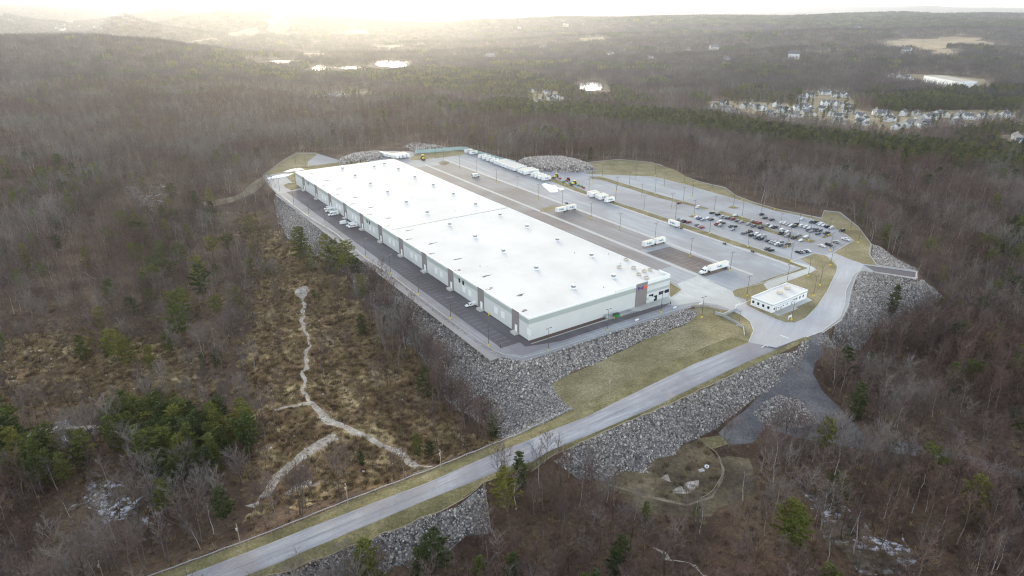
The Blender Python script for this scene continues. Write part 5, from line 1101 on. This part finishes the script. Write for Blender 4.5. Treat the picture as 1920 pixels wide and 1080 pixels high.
def zone(x, y):
    if x < 500 and y < 620: return 'in the upper left wood'
    if x < 300: return 'in the lower left wood'
    if x < 900 and y < 905: return 'in the open wetland left of the road'
    if x < 960 : return 'between the wetland and the lower road'
    if x < 1250: return 'in the wood at the bottom centre'
    if x < 1560: return 'in the wood below the drainage basin'
    if y < 480: return 'in the wood behind the car park'
    if y < 850: return 'in the wood right of the rock slope'
    return 'in the bottom right wood'
hgt = lambda s: 'short' if s < .8 else ('tall' if s > 1.05 else 'middling')
# bare: nearest 300 in view are individuals
B3 = z3(Bn); v, px, py = inview(B3); dist = np.hypot(B3[:, 0], B3[:, 1]); order = np.argsort(np.where(v, dist, 1e9)); ind = order[:270]; rest = np.setdiff1d(np.arange(len(B3)), ind)
rot, scl = rs(len(B3), .68, 1.2); scl *= np.clip(1 + .13 * vnoise(Bn, 55, 1), .7, 1.3)[:, None]
SPB = species(Bn, 6); leanp = rng.random(len(B3)) < .08; rot[leanp, 0] += rng.normal(0, .3, leanp.sum())
for k in ind:
    i = int(SPB[k]); bir = False; s = float(scl[k, 2])
    wide = ['evenly branched', 'slim', 'broad', 'upright', 'full', 'narrow'][i]
    o, a, b = tree_obj('b', i, tuple(B3[k]), tuple(rot[k]), tuple(scl[k]), f'{hgt(s)} {wide} {"pale-barked" if bir else "grey-brown"} bare tree {zone(px[k], py[k])}', 'bare trees ' + zone(px[k], py[k]))
    if bir:
        for q in (a, b): q.material_slots[0].link = 'OBJECT'; q.material_slots[0].material = M['birch']
BH = [(715,650,12,0),(735,682,13,0),(700,622,11,0),(692,600,12,0),(880,792,14,0),(868,772,12,0),(902,803,13,0),(925,806,12,0),(760,702,11,0),(742,722,12,0),(850,762,12,0),(725,668,14,0),(133,665,17,0),(1025,872,12,0),(1110,900,14,0),
 (1656,974,13,1),(1862,1066,13,1),(1869,1068,13,1),(1830,1073,10,1),(1595,1002,9,1),(1735,960,10,1),(1528,974,9,1),(1827,880,13,1),(1305,978,11,1),(1312,1002,12,1),(1393,939,13,1),(204,1045,12,1),(401,1002,13,1),(376,1030,10,1),(140,981,11,1)]
for k, (p, (x_, y_, h_, bi)) in enumerate(zip(z3(G([(a, b) for a, b, *_ in BH])), BH)):
    i = (0, 4, 2)[k % 3] if not bi else (1, 5, 3)[k % 3]; s = h_ / 14
    o, a, b = tree_obj('b', i, tuple(p), (rc.uniform(-.12, .12), rc.uniform(-.12, .12), rc.uniform(0, 6)), (s * (1.5 if k == 12 else 1.05 if not bi else .75),) * 2 + (s,), f'{"white-stemmed birch" if bi else "broad grey bare tree"} {zone(x_, y_)}', 'bare trees ' + zone(x_, y_))
    if bi:
        for q, m_2 in ((a, M['birch']), (b, TW[2])): q.material_slots[0].link = 'OBJECT'; q.material_slots[0].material = m_2
nr = rest[dist[rest] < 420]; fr = rest[dist[rest] >= 420]
allP = B3[nr]; scatter('bare_woods', cB, allP, rot[nr], scl[nr], SPB[nr], 'grey-brown leafless wood covering the hillsides round the warehouse')
cBM = cM
Bm3 = z3(Bm); rm_, sm_ = rs(len(Bm3), .7, 1.15); P_ = np.concatenate([B3[fr], Bm3]); scatter('bare_woods', cBM, P_, np.concatenate([rot[fr], rm_]), np.concatenate([scl[fr], sm_]), species(P_[:, :2], 6), 'leafless woods on the hills beyond the warehouse')
# hero pines (px, py of the foot, height)
HERO = [(616,512,17),(631,522,17),(652,525,17),(669,527,11),(570,485,15),(562,487,15),(381,559,17),(385,574,17),(450,589,13),(411,604,12),(341,652,17),(348,626,17),(322,670,11),(178,659,9),(159,678,11),(222,692,14),(207,670,12),(241,685,12),(285,692,10),(381,692,6),(409,689,8),(400,485,12),(433,474,8),(474,485,8),(241,448,14),(259,442,13),(277,440,12),(226,437,12),(304,430,9),(148,385,13),(178,389,13),(130,375,12),(118,368,11),(155,365,12),(193,355,12),(222,363,11),(18,348,12),(67,363,11),(85,370,10),(267,359,10),(248,348,9),
 (690,1096,13),(1475,1012,12.5),(1150,1090,10),(962,1105,11),(900,1098,9),(1672,588,13),(801,745,12),(926,822,9),(783,855,8),(807,855,5),(679,872,5),(1210,974,6),(1305,967,4),(1640,640,6),(1630,680,5),(318,915,13),(340,920,12),(297,905,10),(1850,510,12),(1880,550,13),(1905,570,12),(1860,650,11),(1795,650,12),(1835,640,10),(1790,600,9),(1915,450,12),(1840,490,11),(1900,700,12),(1760,640,8),(145,860,10),(160,872,9),(75,905,14),(45,890,14),(30,860,15),(10,880,15),(95,880,13),(330,775,8),(500,510,8),(485,500,7),(510,520,6),(1610,350,9),(1525,330,9),(1512,326,8),(1580,318,8),(1870,330,9),(500,190,8),(590,560,4),(598,565,4),(1665,385,7)]
HERO = [(a, b, h * (1.5 if h >= 14 else 1.3)) for a, b, h in HERO]; hw = G([(a, b) for a, b, _ in HERO]); h3 = z3(hw)
E3 = z3(En) if len(En) else np.zeros((0, 3)); ve, ex, ey = inview(E3); de = np.hypot(E3[:, 0], E3[:, 1]); oe = np.argsort(np.where(ve, de, 1e9)); nI = 300 - len(HERO); ie = oe[:nI]; re_ = np.setdiff1d(np.arange(len(E3)), ie)
re2, se2 = rs(len(E3), .8, 1.25, .02); se2[:, :2] *= 1.2
for k, (p, (px_, py_, hg)) in enumerate(zip(h3, HERO)):
    i = k % 6 if hg > 13 else (2, 4, 5)[k % 3]
    if hg >= 24: i = (0, 1, 3)[k % 3]
    if (px_, py_) in ((690,1096),(1475,1012)): i = 5
    s = hg / 15; o, a, b = tree_obj('p', i, tuple(p), (0, 0, rc.uniform(0, 6)), (s * (1.05 if hg > 17 else 1.3),) * 2 + (s,), f'{"tall" if hg > 18 else "short" if hg < 11 else "medium"} green pine with {["open layered","high broad","dense conical","high wide","narrow full","low bushy"][i]} crown {zone(px_, py_)}', 'green pines ' + zone(px_, py_))
for k in ie:
    i = int(rng.integers(0, 6)); s = float(se2[k, 2]); o, a, b = tree_obj('p', i, tuple(E3[k]), tuple(re2[k]), tuple(se2[k]), f'{"tall" if s > .9 else "short" if s < .7 else "medium"} green pine with {["open layered","high broad","dense conical","high wide","narrow full","low bushy"][i]} crown {zone(ex[k], ey[k])}', 'green pines ' + zone(ex[k], ey[k]))
Qv = grid(11, 780, 1500); Qv = Qv[inany(Qv, RW['village_ground'], 0)]; Qv = Qv[(rng.random(len(Qv)) < .45)]
Qv = Qv[[float(np.min(np.hypot(HW[:, 0] - q[0], HW[:, 1] - q[1]))) > 11 for q in Qv]]; Em = np.concatenate([Em, Qv[::3]]); Em3 = z3(Em); rm2, sm2 = rs(len(Em3), .75, 1.15, .02); P_ = np.concatenate([E3[re_], Em3]); scatter('pine_woods', cP, P_, np.concatenate([re2[re_], rm2]), np.concatenate([se2[re_], sm2]), rng.integers(0, 3, len(P_)), 'belts of dark green pines across the hills and by the estate')
Qff = np.concatenate([Qf, Qg]); F3 = z3(Qff, -.5); ef = rng.random(len(Qff)) < evp(Qff) * 1.2; rf_, sf_ = rs(len(Qff), .8, 1.15, .0)
big = np.concatenate([np.ones(len(Qf)), np.full(len(Qg), 1.45)]); sf_[:, :2] *= big[:, None]
scatter('distant_woods', cF, F3, rf_, sf_, np.where(ef, rng.integers(4, 6, len(Qff)), rng.integers(0, 4, len(Qff))), 'hazy distant woods stretching to the horizon')
# rocks
def inpoly_pts(w, dens_n):
    lo, hi = w.min(0), w.max(0); n = int((hi - lo).prod() * dens_n); Q = rng.uniform(lo, hi, (n, 2)); return Q[pip(Q, w)]
rk = np.concatenate([inpoly_pts(w, 3.8) for w in RW['riprap_slope']]); rk = rk[~inany(rk, [PADW] + RW['road'] + RW['grass_terrace'] + RW['grass_verge'] + RW['gravel_track'][:0], 0)]
zr = hh(rk); n = len(rk); rot = rng.uniform(0, 6.28, (n, 3)); s = rng.gamma(2.4, .13, n) + .2; print('rocks', n)
scatter('riprap_rocks', cK, np.column_stack([rk, zr + .08]), rot, np.column_stack([s, s, s]), rng.integers(0, 6, n), 'grey and white broken rock covering the embankments')
def heap(poly, h, nm, n, label):
    w = at(poly, 0); Q = inpoly_pts(w, n); c = w.mean(0); d = dseg(Q, w); z = h * (1 - np.exp(-d / 4)) ; m = len(Q); s = rng.uniform(.7, 1.8, m)
    scatter(nm, cK, np.column_stack([Q, z]), rng.uniform(0, 6.28, (m, 3)), np.column_stack([s, s, s]), rng.integers(0, 6, m), label)
heap([(967,306),(1010,301.5),(1060,301.5),(1090,308),(1118,318),(1085,323),(1015,322),(990,314)], 7, 'rock_heap', 1.6, 'broad heap of broken rock behind the yard')
heap([(635,301),(658,293),(717,286),(717,297),(690,303),(637,310)], 5, 'rock_heap', 1.6, 'rock heap behind the far warehouse wall')
heap([(759,276),(776,271),(815,277),(843,279),(800,284),(777,285)], 5, 'rubble_heap', 1.6, 'gravel and rubble heap behind the teal wall')
# brush
Qb = np.concatenate([inpoly_pts(w, .38 if i < 2 else .15) for i, w in enumerate(wet)] + [inpoly_pts(w, .07) for w in RW['drainage_basin']]); Qb = Qb[~inany(Qb, RW['stream'] + RW['riprap_slope'] + RW['road'], .3)]
Qc = grid(4, 100, 420); Qc = Qc[~inany(Qc, clear, 1)]; Qb = np.concatenate([Qb, Qc]); n = len(Qb); rt, sc_ = rs(n, .5, 1.25, .1); print('brush', n)
scatter('dry_brush', cS, z3(Qb, 0), rt, sc_, rng.integers(0, 4, n), 'brown dry brush and dead grass on the wetland and wood floor')
# loose pale stones in wetland
Qs = np.concatenate([inpoly_pts(w, .03) for w in wet]); n = len(Qs); s = rng.uniform(.4, 1.1, n); scatter('loose_stones', cK, z3(Qs, .05), rng.uniform(0, 6.28, (n, 3)), np.column_stack([s, s, s]), rng.integers(0, 6, n), 'scattered pale stones in the wetland')

# ------------------------------------------------------------------ light, sky, air
SUN_AZ, SUN_EL = R(-13.5), R(12.0)
sd = Vector((math.sin(SUN_AZ) * math.cos(SUN_EL), math.cos(SUN_AZ) * math.cos(SUN_EL), math.sin(SUN_EL)))
sl_ = bpy.data.lights.new('sun', 'SUN'); sl_.energy = .6; sl_.angle = R(12); sl_.color = (1, .8, .42); so = bpy.data.objects.new('sun', sl_); C.objects.link(so)
so.rotation_euler = (-sd).to_track_quat('-Z', 'Y').to_euler(); so.location = (0, 0, 400)
w = bpy.data.worlds.new('World'); S.world = w; w.use_nodes = True; nt = w.node_tree; bg = nt.nodes['Background']; sk = nt.nodes.new('ShaderNodeTexSky'); sk.sky_type = 'NISHITA'; sk.sun_disc = False
sk.sun_elevation = SUN_EL; sk.sun_rotation = SUN_AZ; sk.air_density = 1.0; sk.dust_density = .5; sk.ozone_density = 1.0; sk.altitude = 100
hs = nt.nodes.new('ShaderNodeHueSaturation'); hs.inputs['Saturation'].default_value = .42; nt.links.new(sk.outputs[0], hs.inputs['Color']); nt.links.new(hs.outputs[0], bg.inputs[0]); bg.inputs[1].default_value = .15
HZ = MB().box(-15000, 15000, -600, 15000, -120, 260); hm = bpy.data.materials.new('haze_air'); hm.use_nodes = True; hm.node_tree.nodes.clear(); ou = hm.node_tree.nodes.new('ShaderNodeOutputMaterial'); pv_ = hm.node_tree.nodes.new('ShaderNodeVolumePrincipled')
pv_.inputs['Color'].default_value = (.9, .93, 1, 1); pv_.inputs['Density'].default_value = .00005; pv_.inputs['Anisotropy'].default_value = .78; hm.node_tree.links.new(pv_.outputs[0], ou.inputs['Volume'])
HZ.build('haze', hm, kind='stuff', label='pale sunlit haze over the far hills')
S.view_settings.view_transform = 'Standard'; S.view_settings.look = 'None'; S.view_settings.gamma = 1; S.view_settings.exposure = 1.98
cy = S.cycles; cy.max_bounces = 4; cy.diffuse_bounces = 2; cy.glossy_bounces = 2; cy.transmission_bounces = 2; cy.volume_bounces = 0; cy.transparent_max_bounces = 4; cy.caustics_reflective = False; cy.caustics_refractive = False
cy.use_denoising = True; cy.denoiser = 'OPENIMAGEDENOISE'; cy.denoising_prefilter = 'NONE'; cy.sample_clamp_direct = 6; cy.filter_width = 1.2; cy.use_adaptive_sampling = False; cy.sample_clamp_indirect = 3; cy.pixel_filter_type = 'BLACKMAN_HARRIS'
S.render.threads_mode = 'AUTO'
